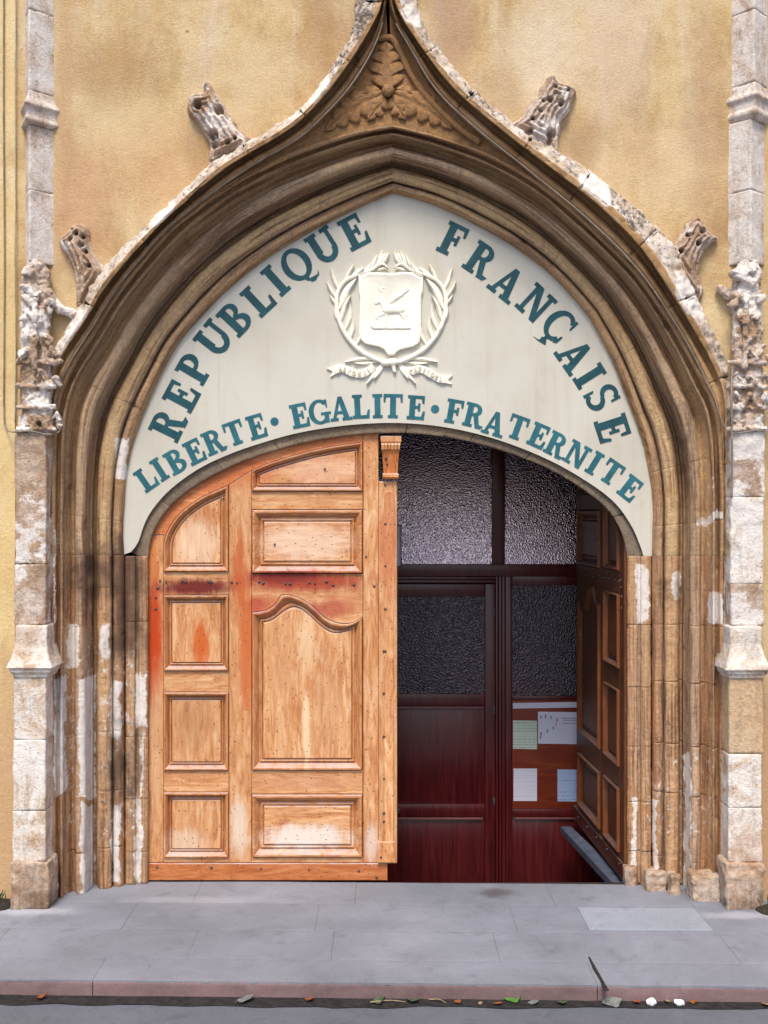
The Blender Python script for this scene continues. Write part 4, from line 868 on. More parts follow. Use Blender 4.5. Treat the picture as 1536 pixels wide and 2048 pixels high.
# ------------------------------------------------------------------ coat of arms
YA = TYB - .0005
arms = thing('coat_of_arms', P(781, 700, YA), 'white plaster coat of arms with shield, leafy wreath and ribbon on the tympanum', 'relief')
shp = [(717, 549), (722, 551), (728, 549), (735, 545), (757, 545), (774, 545.5), (782, 547), (790, 545.5), (807, 544), (826, 545), (834, 551), (840, 554), (846, 554), (846, 582), (843, 590), (842, 640), (841, 668), (840, 682), (836, 688), (826, 694), (812, 697), (800, 700), (793, 705), (789, 711), (777, 711), (773, 707), (768, 699), (758, 694), (742, 691), (730, 688), (722, 680), (718, 668), (719, 650), (720, 610), (720, 592), (718, 585)]
def inset(poly, d):
    p = np.array(poly, float); n = len(p); area = .5 * sum(p[i][0] * p[(i + 1) % n][1] - p[(i + 1) % n][0] * p[i][1] for i in range(n)); sg = 1 if area > 0 else -1; out = []
    for i in range(n):
        a, b, c = p[i - 1], p[i], p[(i + 1) % n]; e1 = b - a; e2 = c - b; e1 /= np.linalg.norm(e1) + 1e-9; e2 /= np.linalg.norm(e2) + 1e-9
        n1 = sg * np.array([-e1[1], e1[0]]); n2 = sg * np.array([-e2[1], e2[0]]); m_ = n1 + n2; l = m_ @ m_
        m_ = m_ * (2 / l) if l > .3 else n1
        out.append(tuple(b + m_ * d))
    return out
def pxring(poly, Y): return [P(x, y, Y) for x, y in poly]
shield = MB().rings([pxring(shp, YA), pxring(shp, YA - .020), pxring(inset(shp, 1.2), YA - .024), pxring(inset(shp, 4), YA - .026), pxring(inset(shp, 5.2), YA - .024)]).obj('shield', M['plasterwhite'], arms, 40)
def relief_leaf(pts, wpx, lift=.02, name='wreath_leaf', mat='plasterwhite', base=0.0):
    c = cr(pts, 14); t = np.gradient(c, axis=0); t /= np.linalg.norm(t, axis=1)[:, None]; nn = np.column_stack([-t[:, 1], t[:, 0]]); V = []
    for i in range(14):
        u = i / 13; wv = wpx * (math.sin(math.pi * (u * .92 + .08)) ** .8) if i < 13 else .15
        for j, s_ in enumerate((-1, -1, -.55, 0, .55, 1, 1)):
            hgt = (0, .35, .8, 1.0, .8, .35, 0)[j] * lift * (.5 + .8 * u) + base
            if j in (0, 6): hgt = -.002
            q = c[i] + nn[i] * s_ * wv; V.append(P(q[0], q[1], YA - hgt))
    V = np.array(V); return obj(name, V, orient(V, grid_faces(14, 7)), M[mat], arms, 60)
for sd in (1, -1):
    mx = lambda x: x if sd == 1 else 1565 - x
    st = cr([(mx(x), y) for x, y in ((772, 726), (742, 714), (712, 694), (686, 660), (674, 622), (675, 586), (690, 562), (716, 549), (742, 540), (758, 528), (770, 508))], 40)
    V = MB().tube([P(x, y, YA - .012) for x, y in st], np.linspace(5.5, 3.0, 40) * PXM, 8).obj('wreath_stem', M['plasterwhite'], arms, 180)
    lv = [((712, 690), (722, 672), (722, 652), 4), ((700, 678), (706, 655), (705, 632), 5), ((690, 660), (700, 632), (700, 604), 5), ((682, 640), (690, 612), (698, 598), 5), ((678, 618), (690, 590), (710, 562), 6),
          ((680, 600), (696, 576), (714, 556), 6), ((684, 630), (693, 605), (702, 590), 4), ((673, 610), (664, 598), (659, 588), 3.5), ((673, 596), (660, 578), (653, 562), 3.5), ((678, 580), (668, 560), (660, 536), 4), ((690, 564), (698, 545), (708, 528), 3.5),
          ((706, 552), (730, 544), (745, 524), 6), ((722, 546), (744, 532), (756, 508), 6), ((740, 540), (758, 520), (766, 500), 6), ((748, 536), (764, 528), (776, 536), 4), ((752, 530), (770, 520), (778, 505), 5), ((700, 558), (716, 545), (728, 535), 6), ((755, 540), (770, 536), (776, 542), 3),
          ((682, 650), (672, 632), (668, 615), 4), ((700, 684), (690, 668), (684, 655), 5)]
    for a, b, c, wp in lv: relief_leaf([(mx(a[0]), a[1]), (mx(b[0]), b[1]), (mx(c[0]), c[1])], wp * .92, random.uniform(.016, .030))
    for a, b, c, wp in (((760, 718), (725, 717), (690, 724), 3.6), ((755, 724), (730, 727), (708, 726), 3), ((770, 722), (752, 745), (733, 768), 4.5), ((768, 730), (756, 748), (748, 758), 3.5)): relief_leaf([(mx(a[0]), a[1]), (mx(b[0]), b[1]), (mx(c[0]), c[1])], wp, .018, 'ribbon_end' if c[1] > 740 else 'wreath_stalk')
def ribbon(pts, wd, text):
    c = cr(pts, 40); t = np.gradient(c, axis=0); t /= np.linalg.norm(t, axis=1)[:, None]; nn = np.column_stack([-t[:, 1], t[:, 0]]); V = []
    for i in range(40):
        for s_, hh in ((-1, 0), (-1, .014), (-.3, .017), (.3, .017), (1, .014), (1, 0)):
            cut = 0
            q = c[i] + nn[i] * s_ * wd; hgt = hh + (.004 * math.sin(i * .5) if hh else -.002); V.append(P(q[0], q[1], YA - hgt))
    V = np.array(V); r = obj('ribbon', V, orient(V, grid_faces(40, 6)), M['plasterwhite'], arms, 50)
    # swallow-tail end
    e = c[0]; d = -t[0]; n_ = nn[0]
    pts_ = [e + n_ * wd, e + d * 11 + n_ * (wd + 2), e + d * 3, e + d * 12 - n_ * wd * 1.1, e - n_ * wd]
    MB().rings([[P(x, y, YA) for x, y in pts_], [P(x, y, YA - .013) for x, y in pts_]]).obj('ribbon_end', M['plasterwhite'], arms)
    for k, ch in enumerate(text):
        i = int(6 + k * 30 / (len(text) - .5)); i = i if pts[0][0] < 760 else 39 - i; q = c[min(i, 39)]; tt = t[min(i, 39)] * (1 if pts[0][0] < 760 else -1)
        letter(ch, q[0], q[1], math.degrees(math.atan2(-tt[1], tt[0])), 8.5, M['raised'], arms, (D + YA) / F, YA - .0165, .006, .8, 'ribbon_letter')
M['raised'] = simple('cream_relief_letter', (.60, .55, .42), .7, 0, .05, 20, 0)
ribbon([(668, 741), (680, 737), (692, 739), (706, 746), (720, 748), (734, 743), (748, 733)], 7.5, 'ALPONSI')
ribbon([(893, 759), (878, 757), (862, 748), (848, 740), (834, 738), (822, 743), (808, 740)], 7.5, 'CAPITOUL')
kn = np.array(P(779, 723, YA - .02)); kn2 = np.array(P(786, 740, YA - .02))
sculpt('knot', kn - .06, kn + np.array([.07, .05, .05]) - np.array([0, 0, .04]), .004, lambda p: smin(sd_capsule(p, P(768, 726, YA - .012), P(790, 724, YA - .014), .022, .022), sd_capsule(p, P(785, 722, YA - .012), P(789, 742, YA - .012), .017, .012), .008), M['plasterwhite'], arms, .004, 40)
# beast with raised wing on a rocky base, carved on the shield
YS = YA - .024
def sp_(x, y): return (700 + x * 160 / 1536, 530 + y * 160 / 1536)
bp = []
def bc(x0, y0, x1, y1, r0, r1, dz=0.0):
    a, b = sp_(x0, y0), sp_(x1, y1); bp.append(((np.array(P(a[0], a[1], YS - dz)), r0 * .104 * PXM), (np.array(P(b[0], b[1], YS - dz)), r1 * .104 * PXM)))
bc(700, 850, 980, 850, 95, 85); bc(690, 830, 610, 690, 80, 60); bc(600, 670, 500, 730, 62, 36); bc(560, 630, 520, 560, 22, 10); bc(630, 640, 660, 580, 24, 10); bc(660, 930, 600, 960, 38, 26); bc(600, 960, 490, 1000, 26, 20); bc(490, 1000, 545, 1040, 20, 18)
bc(700, 930, 700, 1110, 36, 22); bc(960, 900, 1050, 1020, 50, 30); bc(1050, 1020, 1060, 1110, 26, 22); bc(1000, 880, 1080, 960, 40, 26); bc(1040, 850, 1110, 1000, 16, 12); bc(730, 740, 880, 620, 34, 44, .003); bc(880, 620, 1130, 470, 40, 14, .003); bc(800, 720, 1010, 560, 26, 30, .001)
bc(530, 420, 600, 500, 14, 14); bc(590, 450, 680, 440, 14, 12); bc(600, 500, 660, 300, 12, 8)
bsdf = blob_sdf(bp, [], .004, .55); a_ = sp_(440, 1130); b_ = sp_(1180, 280)
la = P(a_[0], a_[1], YS); lb = P(b_[0], b_[1], YS)
tagb = sculpt('heraldic_beast', (la[0], YS - .02, la[2]), (lb[0], YS + .004, lb[2]), .0026, bsdf, M['plasterwhite'], shield, .001, 60)
bp = []; [bc(420 + 66 * i, 1170 + 24 * (i % 2), 470 + 66 * i, 1200, 40, 44) for i in range(11)]
a_ = sp_(380, 1270); b_ = sp_(1200, 1120); la = P(a_[0], a_[1], YS); lb = P(b_[0], b_[1], YS)
sculpt('rocky_ground', (la[0], YS - .02, la[2]), (lb[0], YS + .004, lb[2]), .003, blob_sdf(bp, [], .003, .6), M['plasterwhite'], shield, .004, 60)

# ------------------------------------------------------------------ doors
CARC = [(327, 1090), (333, 1070), (344, 1050), (360, 1030), (377, 1016), (400, 1000), (425, 988), (458, 974)]
CARC2 = [(503, 945), (530, 933), (556, 924), (590, 914), (628, 904), (675, 895), (726, 888)]
OGE = [(503, 1228), (516, 1227), (532, 1223), (546, 1215), (554, 1206), (559, 1197), (563, 1193.5), (570, 1192.5), (586, 1195), (606, 1203), (624, 1215), (640, 1230), (656, 1242), (674, 1249), (692, 1251), (708, 1248), (726, 1238)]
def door(root, mir, V_, H_, open_=False):
    sx = -1 if mir else 1
    def T(poly, y): return [(sx * lx(x), y, lz(q)) for x, q in poly]
    def slab(name, poly, mat, yf=0.0, yb=.045, bev=1.0, tint=None, rr=.004):
        o = MB().rings([T(poly, yb), T(poly, yf + rr), T(inset(poly, bev), yf)], True, True).obj(name, mat, root, local=True)
        if tint: o.color = (*tint, 1)
        return o
    def rc(x0, x1, y0, y1): return [(x0, y0), (x1, y0), (x1, y1), (x0, y1)]
    arch = [tuple(q) for q in cr(TO, 160)]
    archo = [(x - 7 * (1 if x < 330 else .35), y - (7 if y < 1080 else 0)) for x, y in arch if x < 757]
    aL = [q for q in archo if q[1] < 1080]; 
    rail = [(290, 1074)] + [q for q in aL if q[0] < 726] + [(726, np.interp(726, [q[0] for q in aL], [q[1] for q in aL]))] + [tuple(q) for q in cr(CARC2, 14)][::-1] + [tuple(q) for q in cr(CARC, 14)][::-1] + [(327, 1074)]
    slab('arched_rail', rail, H_, tint=(.98, .74, .62))
    slab('stile', rc(290, 327, 1075, 1729), V_); slab('stile', [(458, 974.5), (503, 945.5), (503, 1729), (458, 1729)], V_)
    slab('stile', [(726.4, 888), (726.4, np.interp(726, [q[0] for q in aL], [q[1] for q in aL]))] + [q for q in aL if q[0] > 727] + [(757, 866 - 7), (757, 1729), (726.4, 1729)], V_)
    for r in ((327.4, 457.6, 1148, 1194), (327.4, 457.6, 1346, 1388), (327.4, 457.6, 1545, 1588), (327.4, 457.6, 1719, 1729), (503.4, 725.6, 987, 1023), (503.4, 725.6, 1545, 1592), (503.4, 725.6, 1719, 1729)): slab('rail', rc(*r), H_)
    slab('lock_rail', [(503.4, 1152), (725.6, 1152), (725.6, 1238)] + [tuple(q) for q in cr(OGE, 40)[::-1] if 505 < q[0] < 723] + [(503.4, 1228)], H_, bev=.4)
    slab('kick_board', rc(290, 775, 1730, 1764), H_, -.012, .04, 1.2, (.80, .52, .38))
    def panel(poly, w_, mat, hor, ins=inset):
        s_ = w_ / 26.0
        pr = [(0, .035), (.9, .030), (1.3, -.006), (3.0, -.018), (6.0, -.018), (9.5, -.006), (13, .012), (15, .023), (16.6, .025), (17.2, .014), (19.5, .009), (21.5, .012), (22.0, .024), (23.6, .024), (24.5, .010)]
        f0 = T(ins(poly, 24.4 * s_), .010); f1 = T(ins(poly, 26 * s_), .006)
        o = MB().rings([T(ins(poly, 23 * s_), .022), f0, f1], True).obj('panel', mat, root, local=True)
        m_ = MB().rings([T(ins(poly, a * s_), y) for a, y in pr], False).obj('moulding', mat, o, 35, local=True, fix=False); m_.color = (1.6, 1.4, 1.25, 1) if open_ else (.90, .80, .72, 1)  # open leaf: edge highlights painted as a lighter moulding tint
        # moulding normals face the street
        bm = bmesh.new(); bm.from_mesh(m_.data); bmesh.ops.recalc_face_normals(bm, faces=bm.faces[:])
        if sum(q.normal.y * q.calc_area() for q in bm.faces) > 0: bmesh.ops.reverse_faces(bm, faces=bm.faces[:])
        bm.to_mesh(m_.data); bm.free()
        return o
    panel([(458, 1148), (458, 974)] + [tuple(q) for q in cr(CARC, 18)][::-1][1:] + [(327, 1148)], 19, V_, 0)
    for y0, y1 in ((1194, 1346), (1388, 1545), (1588, 1719)): panel(rc(327, 458, y0, y1), 18, V_, 0)
    panel([(503, 987), (503, 945)] + [tuple(q) for q in cr(CARC2, 18)][1:] + [(726, 987)], 17, H_, 1)
    panel(rc(503, 726, 1023, 1152), 27, H_, 1); panel(rc(503, 726, 1592, 1719), 27, H_, 1)
    og = [tuple(q) for q in cr(OGE, 46)]; ogx = np.linspace(503, 726, 64); ogy = np.interp(ogx, [q[0] for q in og], [q[1] for q in og])
    def og_in(poly, d):
        kw = 1 + int(d * .35) * 2; yy = np.convolve(np.pad(ogy, kw // 2, mode='edge'), np.ones(kw) / kw, 'valid') + d * .98
        xx = 503 + d + (ogx - 503) * (223 - 2 * d) / 223
        return list(zip(xx, yy)) + [(726 - d, 1545 - d), (503 + d, 1545 - d)]
    panel(list(zip(ogx, ogy)) + [(726, 1545), (503, 1545)], 25, V_, 0, og_in)
    bk = [(290, 1080)] + [q for q in aL if q[0] < 757] + [(757, 862), (757, 1729), (290, 1729)]
    slab('backing', bk, V_, .046, .058, .3)
    if not open_:
        # cover strip with arched flute, capped by a fluted console
        slab('meeting_strip', rc(757.4, 794, 967, 1728), V_, -.030, .05, 2.2)
        fl = [(764, 1706)] + [(778 + 11 * math.cos(q), 998 - 12 * math.sin(q)) for q in np.linspace(math.pi, 0, 14)] + [(790, 1706)]
        fl = [(767, 1706)] + [(778 + 10 * math.cos(q), 998 - 12 * math.sin(q)) for q in np.linspace(math.pi, 0, 14)] + [(788, 1706)]
        o = MB().rings([T(fl, -.028), T(fl, -.0335), T(inset(fl, 2), -.0365), T(inset(fl, 4), -.034)]).obj('strip_bead', V_, root, 40, local=True)
        slab('strip_foot', rc(755.5, 790, 1684, 1727), V_, -.040, .05, 2.0, (1.0, .9, .8))
        # console bracket
        ped = bpy.data.objects.new('console', None); COL.objects.link(ped); ped.parent = root
        def cpart(nm, rows, tint, yb=.0):
            mb = MB(); mb.rings([[(sx * lx(a), yb, lz(y)), (sx * lx(b), yb, lz(y)), (sx * lx(b), yf, lz(y)), (sx * lx(a), yf, lz(y))] for a, b, y, yf in rows], True, True)
            o = mb.obj(nm, V_, ped, 30, local=True); o.color = (*tint, 1); return o
        cpart('console_cap', [(762, 801, 877, -.05), (761, 802, 879, -.085), (762, 802, 889, -.095), (763, 800, 895, -.088)], (.72, .66, .62))
        for i in range(6):
            a = 762.5 + i * 6.4; cpart('flute', [(a, a + 5.6, 889, -.085), (a + .3, a + 5.4, 896, -.099), (a + .5 + (2.5 - i) * -.15, a + 5.2 + (2.5 - i) * .25, 904, -.092), (a + .9, a + 4.9, 908, -.070)], (1.15, 1.12, 1.0))
        cpart('console_body', [(763.5, 799, 895, -.082), (764, 798, 908, -.074), (766, 796, 930, -.058), (767, 795, 948, -.048), (767, 795, 956, -.046)], (.95, .62, .40))
        cpart('console_scroll', [(766, 795.5, 951, -.050), (765, 797, 954, -.064), (765, 797, 959, -.066), (767, 796, 963, -.050)], (1.0, .85, .75))
    # nail heads share one mesh
    nm = MB(); n_ = 10
    nm.rings([[(r_ * math.cos(q), y, r_ * math.sin(q)) for q in np.linspace(0, 2 * math.pi, n_, endpoint=False)] for r_, y in ((.0085, .001), (.0085, -.002), (.006, -.006), (.0025, -.008))])
    stud = None
    spots = [(270 + x / 2.793, 840 + y / 2.793, 0) for x, y in ((140, 910), (175, 918), (265, 912), (282, 917), (413, 915), (425, 918), (541, 918), (570, 922), (693, 916), (716, 923), (840, 926), (866, 928), (975, 920), (1005, 926), (1070, 915), (1108, 935), (1222, 932), (1336, 940), (128, 950), (116, 1003), (116, 1068), (780, 705), (1060, 285), (1290, 775))]
    if not open_: spots += [(270 + 1398 / 2.793, 840 + y / 2.793, -.0335) for y in (375, 592, 825, 1065, 1300)] + [(768, 1300 + y / 2.793, -.0335) for y in (15, 250, 490, 725, 915, 962)] + [(762, 1715, -.040), (772, 922, -.066), (774, 933, -.060)]
    spots += [(270 + x / 2.793, 1300 + y / 2.793, -.012) for x, y in ((125, 1222), (428, 1224), (705, 1228), (973, 1236), (1250, 1242), (1350, 1278))]
    for x, y, yo in spots:
        if stud is None: stud = nm.obj('stud', M['iron'], root, 50, local=True); o = stud
        else: o = stud.copy(); COL.objects.link(o); o.parent = root
        s_ = random.uniform(.75, 1.2); o.scale = (s_, 1, s_); o.location = (sx * lx(x), yo, lz(y)); o.rotation_euler = (0, random.uniform(0, 3), 0)
dl = thing('wooden_door', (PX(DX0, .37), .37, .004), 'weathered orange panelled door leaf, closed, on the left of the doorway', 'door')
door(dl, False, M['wood_v'], M['wood_h'])
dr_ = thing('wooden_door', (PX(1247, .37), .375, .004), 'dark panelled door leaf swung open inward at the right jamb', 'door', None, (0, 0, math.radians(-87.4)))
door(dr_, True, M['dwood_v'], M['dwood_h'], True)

# ------------------------------------------------------------------ vestibule behind the door
YSC = 2.02; FL = -.62
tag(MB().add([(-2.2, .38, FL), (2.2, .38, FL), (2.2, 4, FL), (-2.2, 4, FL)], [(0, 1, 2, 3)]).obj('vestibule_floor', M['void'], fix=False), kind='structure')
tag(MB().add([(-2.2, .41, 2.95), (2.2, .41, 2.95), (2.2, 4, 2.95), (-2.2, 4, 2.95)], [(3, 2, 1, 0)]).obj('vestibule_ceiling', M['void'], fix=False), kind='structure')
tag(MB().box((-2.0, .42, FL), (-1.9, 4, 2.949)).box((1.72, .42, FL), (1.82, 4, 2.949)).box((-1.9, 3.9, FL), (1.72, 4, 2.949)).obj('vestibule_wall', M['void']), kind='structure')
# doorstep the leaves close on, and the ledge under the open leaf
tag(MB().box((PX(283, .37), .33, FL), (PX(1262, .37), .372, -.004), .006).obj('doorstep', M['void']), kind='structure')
lg = [(PX(1128, 1.62), 1.80), (PX(1150, 1.62), 1.80), (PX(1262, .42), .385), (PX(1226, .42), .385)]
tag(MB().rings([[(x, y, -.07) for x, y in lg], [(x, y, -.025) for x, y in lg], [(x, y, -.02) for x, y in inset(lg, .004)]], True, True).obj('stone_ledge', M['ledge']), kind='structure')

scr = thing('glazed_screen', (0, YSC, FL), 'dark mahogany inner screen with a door and pebbled glass panes behind the doorway', 'screen')
def sp2(x, y, Y=YSC): return P(x, y, Y)
def bar(name, x0, x1, y0, y1, Y0=0.0, Y1=.05, mat='mahog', bev=.004, parent=None, label=None):
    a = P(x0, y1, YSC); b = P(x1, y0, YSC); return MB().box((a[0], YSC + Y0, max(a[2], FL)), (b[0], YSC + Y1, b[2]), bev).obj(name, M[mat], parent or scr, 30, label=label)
def pane(name, x0, x1, y0, y1, parent=None): return bar(name, x0 - 4, x1 + 4, y0 - 4, y1 + 4, .022, .028, 'glass' if y1 < 1150 else 'glass2', 0, parent)
bar('transom_rail', 240, 1290, 1128, 1152, -.02, .06)
bar('transom_rail', 240, 1290, 690, 735, -.01, .05)
bar('mullion', 984, 1010, 735, 1128); bar('mullion', 700, 724, 735, 1128); bar('mullion', 1200, 1226, 735, 1128)
for x0, x1 in ((724, 984), (1010, 1200), (420, 700)):             # hopper panes, tilted back a little at the top
    a = P(x0 - 4, 1131, YSC); b = P(x1 + 4, 731, YSC); tl = math.tan(math.radians(4.8)) * (b[2] - a[2])
    lp = [(a[0], YSC + .012, a[2]), (b[0], YSC + .012, a[2]), (b[0], YSC + .012 + tl, b[2]), (a[0], YSC + .012 + tl, b[2])]
    MB().rings([[(x, y + .006, z) for x, y, z in lp], lp], True, True).obj('glass_pane', M['glass'], scr)
# door with its stepped frame
bar('frame_post', 991, 996, 1152, 1800, -.012, .05); bar('frame_post', 997, 1003, 1152, 1800, -.022, .05); bar('frame_post', 1004, 1010, 1152, 1800, -.012, .05); bar('frame_post', 1011, 1024, 1152, 1800, 0, .05)
bar('frame_head', 560, 990, 1153, 1159, -.022, .05); bar('frame_head', 560, 990, 1160, 1166, -.012, .05)
idr = bar('inner_door', 970, 990, 1168, 1800, -.004, .045)
bar('door_rail', 560, 969.5, 1168, 1192, -.004, .045); bar('door_rail', 560, 969.5, 1388, 1412, -.004, .045); bar('door_rail', 560, 969.5, 1608, 1634, -.004, .045); bar('door_stile', 640, 664, 1192, 1388, -.004, .045); bar('door_stile', 640, 664, 1412, 1800, -.004, .045)
pane('glass_pane', 664, 970, 1192, 1388)
bar('door_panel', 664, 970, 1412, 1608, .02, .035); bar('door_panel', 664, 970, 1634, 1800, .02, .035)
bar('panel_bead', 664, 966, 1413, 1418, -.006, .02, 'bead', .007); bar('panel_bead', 664, 966, 1635, 1640, -.006, .02, 'bead', .007)
# side light
bar('side_rail', 1024.5, 1190, 1152, 1170, -.002, .05); bar('side_rail', 1024.5, 1190, 1392, 1400, -.002, .05); bar('side_rail', 1024.5, 1190, 1618, 1634, -.002, .05); bar('side_post', 1190, 1220, 1152, 1800)
pane('glass_pane', 1026, 1190, 1170, 1392)
bar('notice_panel', 1024.5, 1190, 1400, 1618, .008, .04, 'redboard'); bar('side_panel', 1024.5, 1190, 1634, 1800, .02, .035); bar('panel_bead', 1030, 1180, 1635, 1639, -.004, .02, 'bead', .007)
for y in (1218, 1412, 1595): bar('hinge', 986, 990, y, y + 16, -.010, -.004, 'iron', .001)
bar('door_knob', 792, 801, 1616, 1626, -.03, -.004, 'iron', .004)
YN = YSC + .006
def notice(name, x0, x1, y0, y1, mat, label, tilt=0.0, curl=0.0, group=None):
    a = P(x0, y1, YN); b = P(x1, y0, YN); c = ((a[0] + b[0]) / 2, YN, a[2]); V = []; n = 8
    for i in range(n + 1):
        u = i / n; x = a[0] + (b[0] - a[0]) * u; y = YN - curl * (1 - math.cos((u - .5) * 2)) ; z = -tilt * (u - .5)
        V += [(x, y, a[2] + z), (x, y, b[2] + z), (x, y + .0012, a[2] + z), (x, y + .0012, b[2] + z)]
    Fc = []
    for i in range(n):
        p = 4 * i; q = p + 4; Fc += [(p, q, q + 1, p + 1), (p + 2, p + 3, q + 3, q + 2), (p + 1, q + 1, q + 3, p + 3), (p, p + 2, q + 2, q)]
    V = np.array(V) - np.array(c); o = obj(name, V, Fc, M[mat]); o.location = c; tag(o, label, 'notice', 'papers pinned on the inner screen')
    return o
notice('paper_notice', 1026, 1170, 1405, 1416, 'pap_white', 'narrow paper strip along the top of the red-brown board', -.01, .0)
notice('paper_notice', 1026, 1074, 1441, 1498, 'pap_green', 'pale green typed notice on the red-brown board', .004, .002)
dn = notice('drawing', 1076, 1176, 1424, 1488, 'pap_plain', "white sheet with small coloured children's figures in a ring", .006, .0)
notice('paper_notice', 1027, 1074, 1537, 1602, 'pap_white', 'plain white sheet low on the red-brown board by the inner door', 0, .002)
notice('paper_notice', 1115, 1172, 1539, 1603, 'pap_blue', 'bluish sheet at the right, half hidden by the open leaf', .003, .0)
cps = [(1082, 1434, 'ink_teal'), (1091, 1433, 'ink_brown'), (1102, 1435, 'ink_teal'), (1114, 1440, 'ink_red'), (1112, 1448, 'ink_pink'), (1107, 1456, 'ink_blue'), (1095, 1462, 'ink_green'), (1082, 1468, 'ink_brown'), (1081, 1475, 'ink_teal')]
for x, y, mt in cps:
    c = P(x, y, YN - .0008); mb = MB(); s_ = .0125
    def flat(pl): mb.rings([[(c[0] + px * s_, YN, c[2] + pz * s_) for px, pz in pl], [(c[0] + px * s_, YN - .0008, c[2] + pz * s_) for px, pz in pl]])
    flat([(.32 * math.cos(q), 1.0 + .32 * math.sin(q)) for q in np.linspace(0, 6.28, 9)[:-1]]); flat([(-.5, -.6), (.5, -.6), (.18, .66), (-.18, .66)]); flat([(-.95, .55), (-.9, .35), (-.2, .2), (-.2, .42)]); flat([(.95, .7), (.9, .5), (.2, .2), (.2, .42)]); flat([(-.35, -1.3), (-.12, -1.3), (-.1, -.61), (-.3, -.61)]); flat([(.12, -1.3), (.35, -1.3), (.3, -.61), (.1, -.61)])
    o = mb.obj('printed_figure', M[mt], dn)
for k, (y, w0, w1) in enumerate(((1436, 1122, 1162), (1440, 1126, 1158), (1446, 1124, 1164))):
    a = P(w0, y + 1.1, YN); b = P(w1, y, YN); MB().box((a[0], YN - .0008, a[2]), (b[0], YN - .0002, b[2])).obj('text_line', M['ink_grey'], dn)
pl_ = P(780, 1134, YSC - .02); ph = P(803, 1050, YSC - .02)
dp = thing('door_plate', (pl_[0], YSC - .02, pl_[2]), 'pale upright plate in a dark frame just behind the meeting strip', 'plate')
MB().box((pl_[0], YSC - .03, pl_[2]), (ph[0], YSC - .012, ph[2]), .002).obj('plate_frame', M['iron'], dp)
MB().box((pl_[0] + .008, YSC - .033, pl_[2] + .01), (ph[0] - .008, YSC - .0305, ph[2] - .01)).obj('plate_face', M['pap_plain'], dp)

# ------------------------------------------------------------------ cables
def cable(name, pts, r, mat, label, group='cables on the front'):
    p = np.array(pts, float); c = cr(p, max(20, 12 * len(p))); o = MB().tube(c, r, 7).obj(name, M[mat], None, 180); tag(o, label, 'cable', group); return o
lc = [P(8, -140, -.030), P(7, 200, -.030), P(9, 500, -.030), P(8, 700, -.030), P(8, 830, -.032), P(14, 858, -.06), P(28, 864, -.17), P(60, 862, -.185), P(96, 869, -.155), P(118, 863, -.06), P(124, 840, -.04)]
n_ = len(c1['L']); path = [(.13 * c1['L'][i] + .87 * c2['L'][i]) for i in range(0, n_, 6)]
hl = [P(q[0], q[1], -.097 * np.interp(q[1], [560, 760], [1, .22]) - .004) for q in path if 40 < q[1] < 815]
cable('cable', lc + hl, .0046, 'hcable', 'thin grey cable down the cream strip and up the left of the hood')
path = [(.13 * c1['R'][i] + .87 * c2['R'][i]) for i in range(0, n_, 6)]
hr = [P(q[0], q[1], -.097 * np.interp(q[1], [560, 760], [1, .22]) - .004) for q in path if 40 < q[1] < 815]
cable('cable', [P(1600, 858, -.03), P(1545, 858, -.10), P(1520, 859, -.175), P(1490, 864, -.18), P(1464, 866, -.16), P(1448, 850, -.06), P(1438, 825, -.04)] + hr, .0046, 'hcable', 'thin grey cable from the right pilaster up the right of the hood')
cable('conduit', [P(1464, 735, -.165), P(1463, 800, -.19), P(1464, 880, -.17), P(1464, 960, -.15), P(1463, 996, -.145)], .0065, 'hcable', 'short grey conduit standing on the inner edge of the right pilaster')
cable('cable', [P(32, -140, -.024), P(31, 300, -.024), P(32, 600, -.024), P(30, 845, -.026)], .003, 'cable', 'hairline cable in the seam beside the left pilaster')

# ------------------------------------------------------------------ litter in the gutter
def leaf(x, y, size, mat, label, ang, z=None, asp=.5):
    z = -DROP + .010 if z is None else z; X0 = (x - CX) * 5.98 / F; g = (X0, KY(X0) - .030 - .0042 * (y - 2000), z); L_ = size * (g[1] + D) / F; n = 9; V = []
    r = random.Random(int(x * 7 + y)); cu = r.uniform(.1, .35)
    for i in range(n):
        u = i / (n - 1); wv = L_ * asp * math.sin(math.pi * u) ** .8 * (1 + .2 * math.sin(9 * u + x)) + .0004
        for s_ in (-1, 0, 1): V.append(((u - .5) * L_, s_ * wv * .8, cu * L_ * (abs(s_) * .35 + (u - .5) ** 2 * 1.2) + .002 * r.random()))
    top = np.array(V); bot = top - np.array([0, 0, .0012]); F1 = grid_faces(n, 3); F2 = F1[:, ::-1] + len(top)
    o = obj('fallen_leaf', np.vstack([top, bot]), np.vstack([F1, F2]), M[mat], None, 180); o.location = g; o.rotation_euler = (r.uniform(-.25, .25), r.uniform(-.3, .1), math.radians(ang)); return tag(o, label, 'leaf', 'leaves in the gutter')
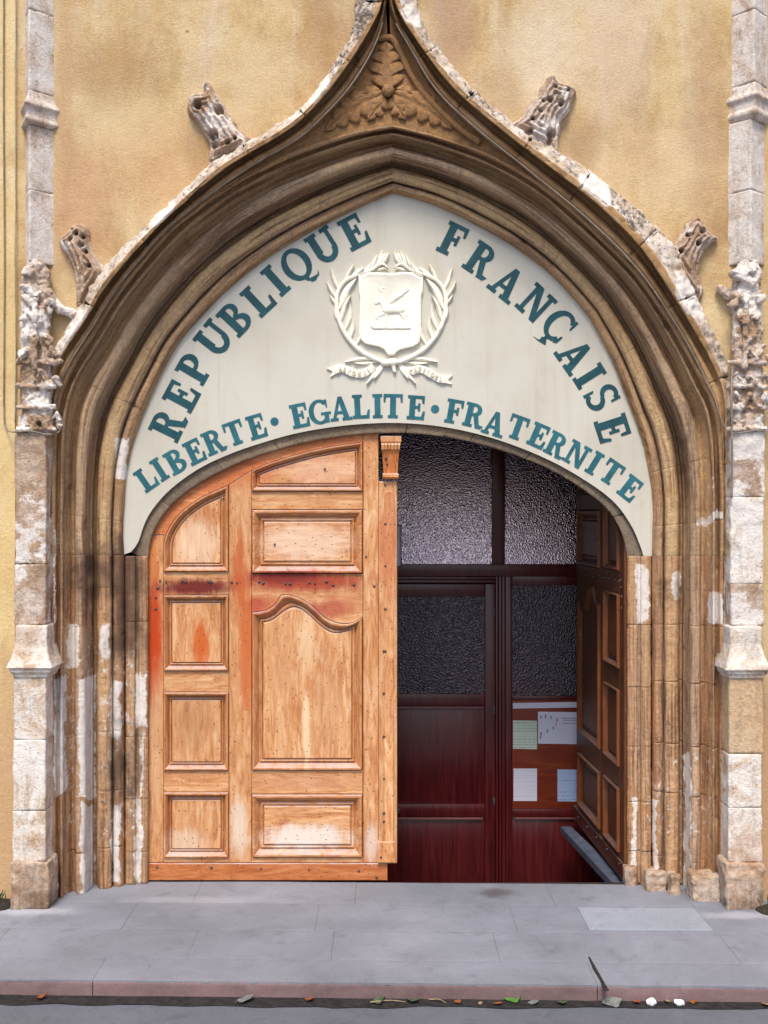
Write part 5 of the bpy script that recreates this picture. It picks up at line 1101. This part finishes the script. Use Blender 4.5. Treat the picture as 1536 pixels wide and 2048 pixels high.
for a in ((80, 2004, 22, 'lf_orange', 'orange scrap of leaf at the far left of the gutter', 20), (490, 2004, 40, 'lf_grey', 'large pale grey leaf under the kerb, left of centre', 25), (618, 2002, 22, 'lf_orange', 'small orange leaf below the left door leaf', -30), (757, 2006, 30, 'lf_dull', 'dull green leaf among twigs at mid gutter', 10),
          (826, 2004, 26, 'lf_dull', 'dull green leaf just right of the twigs', -15), (915, 2004, 16, 'lf_orange', 'tiny orange leaf left of the bright green one', 40), (994, 2008, 20, 'lf_orange', 'orange leaf below the bright green one', 0), (960, 2008, 11, 'lf_tan', 'pale tan leaf bit left of the bright green one', 0), (1027, 1994, 36, 'lf_green', 'bright green leaf propped against the kerb', 12),
          (1066, 2004, 24, 'lf_grey', 'grey leaf right of the bright green one', -10), (1122, 2004, 22, 'lf_dull', 'small dull green leaf left of the open joint', 5), (1222, 2001, 44, 'lf_grey', 'large pale grey leaf under the open kerb joint', 15), (1272, 2000, 18, 'lf_orange', 'orange leaf bit left of the white scraps', 30), (1334, 1996, 16, 'lf_tan', 'tan leaf bit between the two white scraps', 70), (1385, 1998, 16, 'lf_orange', 'reddish leaf bit right of the white scraps', -20), (1525, 2004, 20, 'lf_tan', 'tan leaf bit at the far right of the gutter', 0)): leaf(*a)
for (x0, y0, x1, y1, lb) in ((740, 2008, 812, 2006, 'longer dry twig lying in the mid gutter'), (858, 1998, 892, 2008, 'short slanting dry twig in the mid gutter')):
    a, b = [np.array(((q - CX) * 5.95 / F, KY((q - CX) * 5.95 / F) - .035 - .0042 * (t - 2000), -DROP + .012)) for q, t in ((x0, y0), (x1, y1))]; m_ = (a + b) / 2 + np.array([.01, .012, .004])
    tag(MB().tube(cr([a, m_, b], 10), np.linspace(.0035, .002, 10), 6).obj('twig', leafmat('dry_twig_' , (.30, .22, .14)), None, 180), lb, 'twig', 'twigs in the gutter')
for x, y, lb in ((1302, 1999, 'left one of two crumpled white paper scraps'), (1357, 1997, 'right one of two crumpled white paper scraps')):
    X0 = (x - CX) * 5.95 / F; g = np.array((X0, KY(X0) - .045, -DROP + .018)); sc_ = sculpt('paper_scrap', g - .035, g + .035, .004, lambda p, g=g: np.linalg.norm((p - g) / np.array([1.25, 1, .8]), axis=1) - .021, M['scrap'], None, .010, 45, octv=3); tag(sc_, lb, 'litter', 'white paper scraps')
# earth and weeds in the corners beside the pilaster feet
for x, y, sz, lb in ((-4, 1812, .11, 'dark weedy earth in the corner left of the left pilaster'), (1540, 1822, .09, 'dark weedy earth in the corner right of the right pilaster')):
    g = np.array(G(x, y, 0)); root = thing('weed_clump', tuple(g), lb, 'weeds')
    sculpt('earth_mound', g - np.array([sz, sz, .02]), g + np.array([sz, sz, .05]), .008, lambda p, g=g, sz=sz: np.linalg.norm((p - g) / np.array([1, 1, .35]), axis=1) - sz * .9, M['soil'], root, .02, 18)
    mb = MB(); r = random.Random(int(x))
    for k in range(16):
        a = r.uniform(0, 6.28); q = g + np.array([sz * .7 * r.random() * math.cos(a), sz * .5 * r.random() * math.sin(a), .03]); l = r.uniform(.03, .07); d = np.array([r.uniform(-.5, .5), r.uniform(-.5, .3), 1.0]); s_ = np.array([math.sin(a), math.cos(a), 0]) * .006
        mb.add([q - s_ * .5, q + d * l * .5 - s_, q + d * l, q + d * l * .5 + s_], [(0, 1, 2, 3)])
    mb.obj('blades', M['lf_dull'], root, fix=False)['kind'] = 'stuff'
